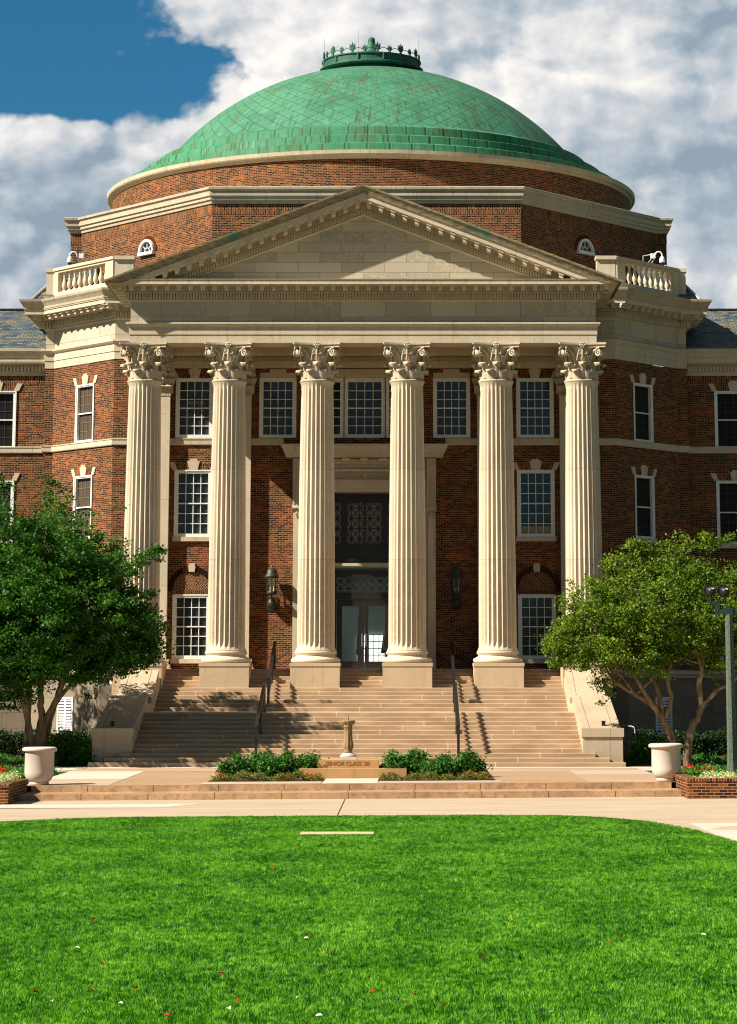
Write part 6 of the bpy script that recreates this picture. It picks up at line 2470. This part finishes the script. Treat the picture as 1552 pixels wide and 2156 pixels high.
# finer fill round the stone marker
mb = MB()
me = bpy.data.meshes.new("lawn_points")
me.from_pydata(gv, [], [])
me.attributes.new('scl', 'FLOAT_VECTOR', 'POINT').data.foreach_set('vector', [c for q in gs for c in q])
lawn = link("lawn_grass", me)
tag(lawn, "mown bright green lawn in front of the plaza", "lawn", None, "stuff")
pcol = bpy.data.collections.new("grass_patches")
for sd_ in range(5):
    po = bpy.data.objects.new("grass_patch", patch(sd_))
    pcol.objects.link(po)
ng = bpy.data.node_groups.new("scatter_grass", 'GeometryNodeTree')
ng.interface.new_socket("Geometry", in_out='INPUT', socket_type='NodeSocketGeometry')
ng.interface.new_socket("Geometry", in_out='OUTPUT', socket_type='NodeSocketGeometry')
gi = ng.nodes.new('NodeGroupInput')
go = ng.nodes.new('NodeGroupOutput')
iop = ng.nodes.new('GeometryNodeInstanceOnPoints')
ci = ng.nodes.new('GeometryNodeCollectionInfo')
ci.inputs['Collection'].default_value = pcol
ci.inputs['Separate Children'].default_value = True
ci.inputs['Reset Children'].default_value = True
rv = ng.nodes.new('FunctionNodeRandomValue')
rv.data_type = 'FLOAT_VECTOR'
rv.inputs[0].default_value = (-0.04, -0.04, 0.0)
rv.inputs[1].default_value = (0.04, 0.04, 6.283)
rs = ng.nodes.new('GeometryNodeInputNamedAttribute')
rs.data_type = 'FLOAT_VECTOR'
rs.inputs['Name'].default_value = 'scl'
m2p = ng.nodes.new('GeometryNodeMeshToPoints')
ng.links.new(gi.outputs[0], m2p.inputs[0])
ng.links.new(m2p.outputs[0], iop.inputs['Points'])
ng.links.new(ci.outputs[0], iop.inputs['Instance'])
iop.inputs['Pick Instance'].default_value = True
ng.links.new(rv.outputs[0], iop.inputs['Rotation'])
ng.links.new(rs.outputs['Attribute'], iop.inputs['Scale'])
ng.links.new(iop.outputs[0], go.inputs[0])
md = lawn.modifiers.new("scatter", 'NODES')
md.node_group = ng
mb = MB()
mb.face([(x, y, tilt(x, y) - 0.02) for x, y in reversed(edge)][::-1] if False else [(x, y, 0.0) for x, y in edge][::-1])
lw = bmesh.new()
vs = [lw.verts.new((x, y, 0)) for x, y in edge]
lw.faces.new(vs[::-1])
bmesh.ops.triangulate(lw, faces=lw.faces[:])
for _ in range(4):
    bmesh.ops.subdivide_edges(lw, edges=[e for e in lw.edges if e.calc_length() > 2.5], cuts=1, use_grid_fill=False)
    bmesh.ops.triangulate(lw, faces=lw.faces[:])
for v in lw.verts:
    v.co.z = 0.006 + tilt(v.co.x, v.co.y)
bmesh.ops.recalc_face_normals(lw, faces=lw.faces[:])
me = bpy.data.meshes.new("lawn_soil")
lw.to_mesh(me)
lw.free()
me.materials.append(M['turf'])
structure(link("lawn_ground", me))

# fallen petals
RED = [(0.53, 28.22), (-0.44, 26.3), (2.11, 27.75), (3.52, 29.11), (2.6, 31.73), (-0.15, 24.13), (1.04, 24.74), (1.68, 23.82), (-0.68, 23.04), (-1.14, 25.07), (-1.53, 24.92), (-2.02, 24.74), (-1.67, 27.16), (-2.35, 32.1), (-1.93, 38.75), (3.62, 46.84), (-0.63, 40.77), (1.43, 24.56)]
WHT = [(-2.46, 26.6), (-2.13, 28.71), (-1.49, 27.03), (-1.16, 23.89), (0.26, 29.79), (-0.18, 23.55), (0.61, 23.04), (2.59, 23.29), (4.67, 30.17), (0.39, 24.38), (-1.78, 24.03)]


def petal_mesh(material):
    mb = MB()
    rows = []
    for i in range(4):
        t = i / 3
        w_ = (0.35, 1.0, 0.9, 0.3)[i] * 0.014
        rows.append([(q * w_, (t - 0.5) * 0.045, 0.006 + 0.008 * q * q + 0.006 * math.sin(t * 3)) for q in (-1, 0, 1)])
    mb.grid(rows, None, True)
    mb.grid([[(a, b, c - 0.002) for a, b, c in r][::-1] for r in rows], None, True)
    o = mb.build("tmp", material)
    me = o.data
    bpy.data.objects.remove(o)
    return me


pm = {'red': petal_mesh(M['petal_red']), 'white': petal_mesh(M['petal_white'])}
for colr, L in (('red', RED), ('white', WHT)):
    for i, (x, y) in enumerate(L):
        o = link("fallen_petal", pm[colr], None, (x, y, 0.045 + tilt(x, y)))
        o.rotation_euler = (0.5 * math.sin(i * 3.1), 0.5 * math.cos(i * 1.7), i * 1.3)
        o.scale = (1.25, 1.25, 1.25)
        tag(o, "single %s petal lying on the lawn" % colr, "petal", "fallen %s petals" % colr)
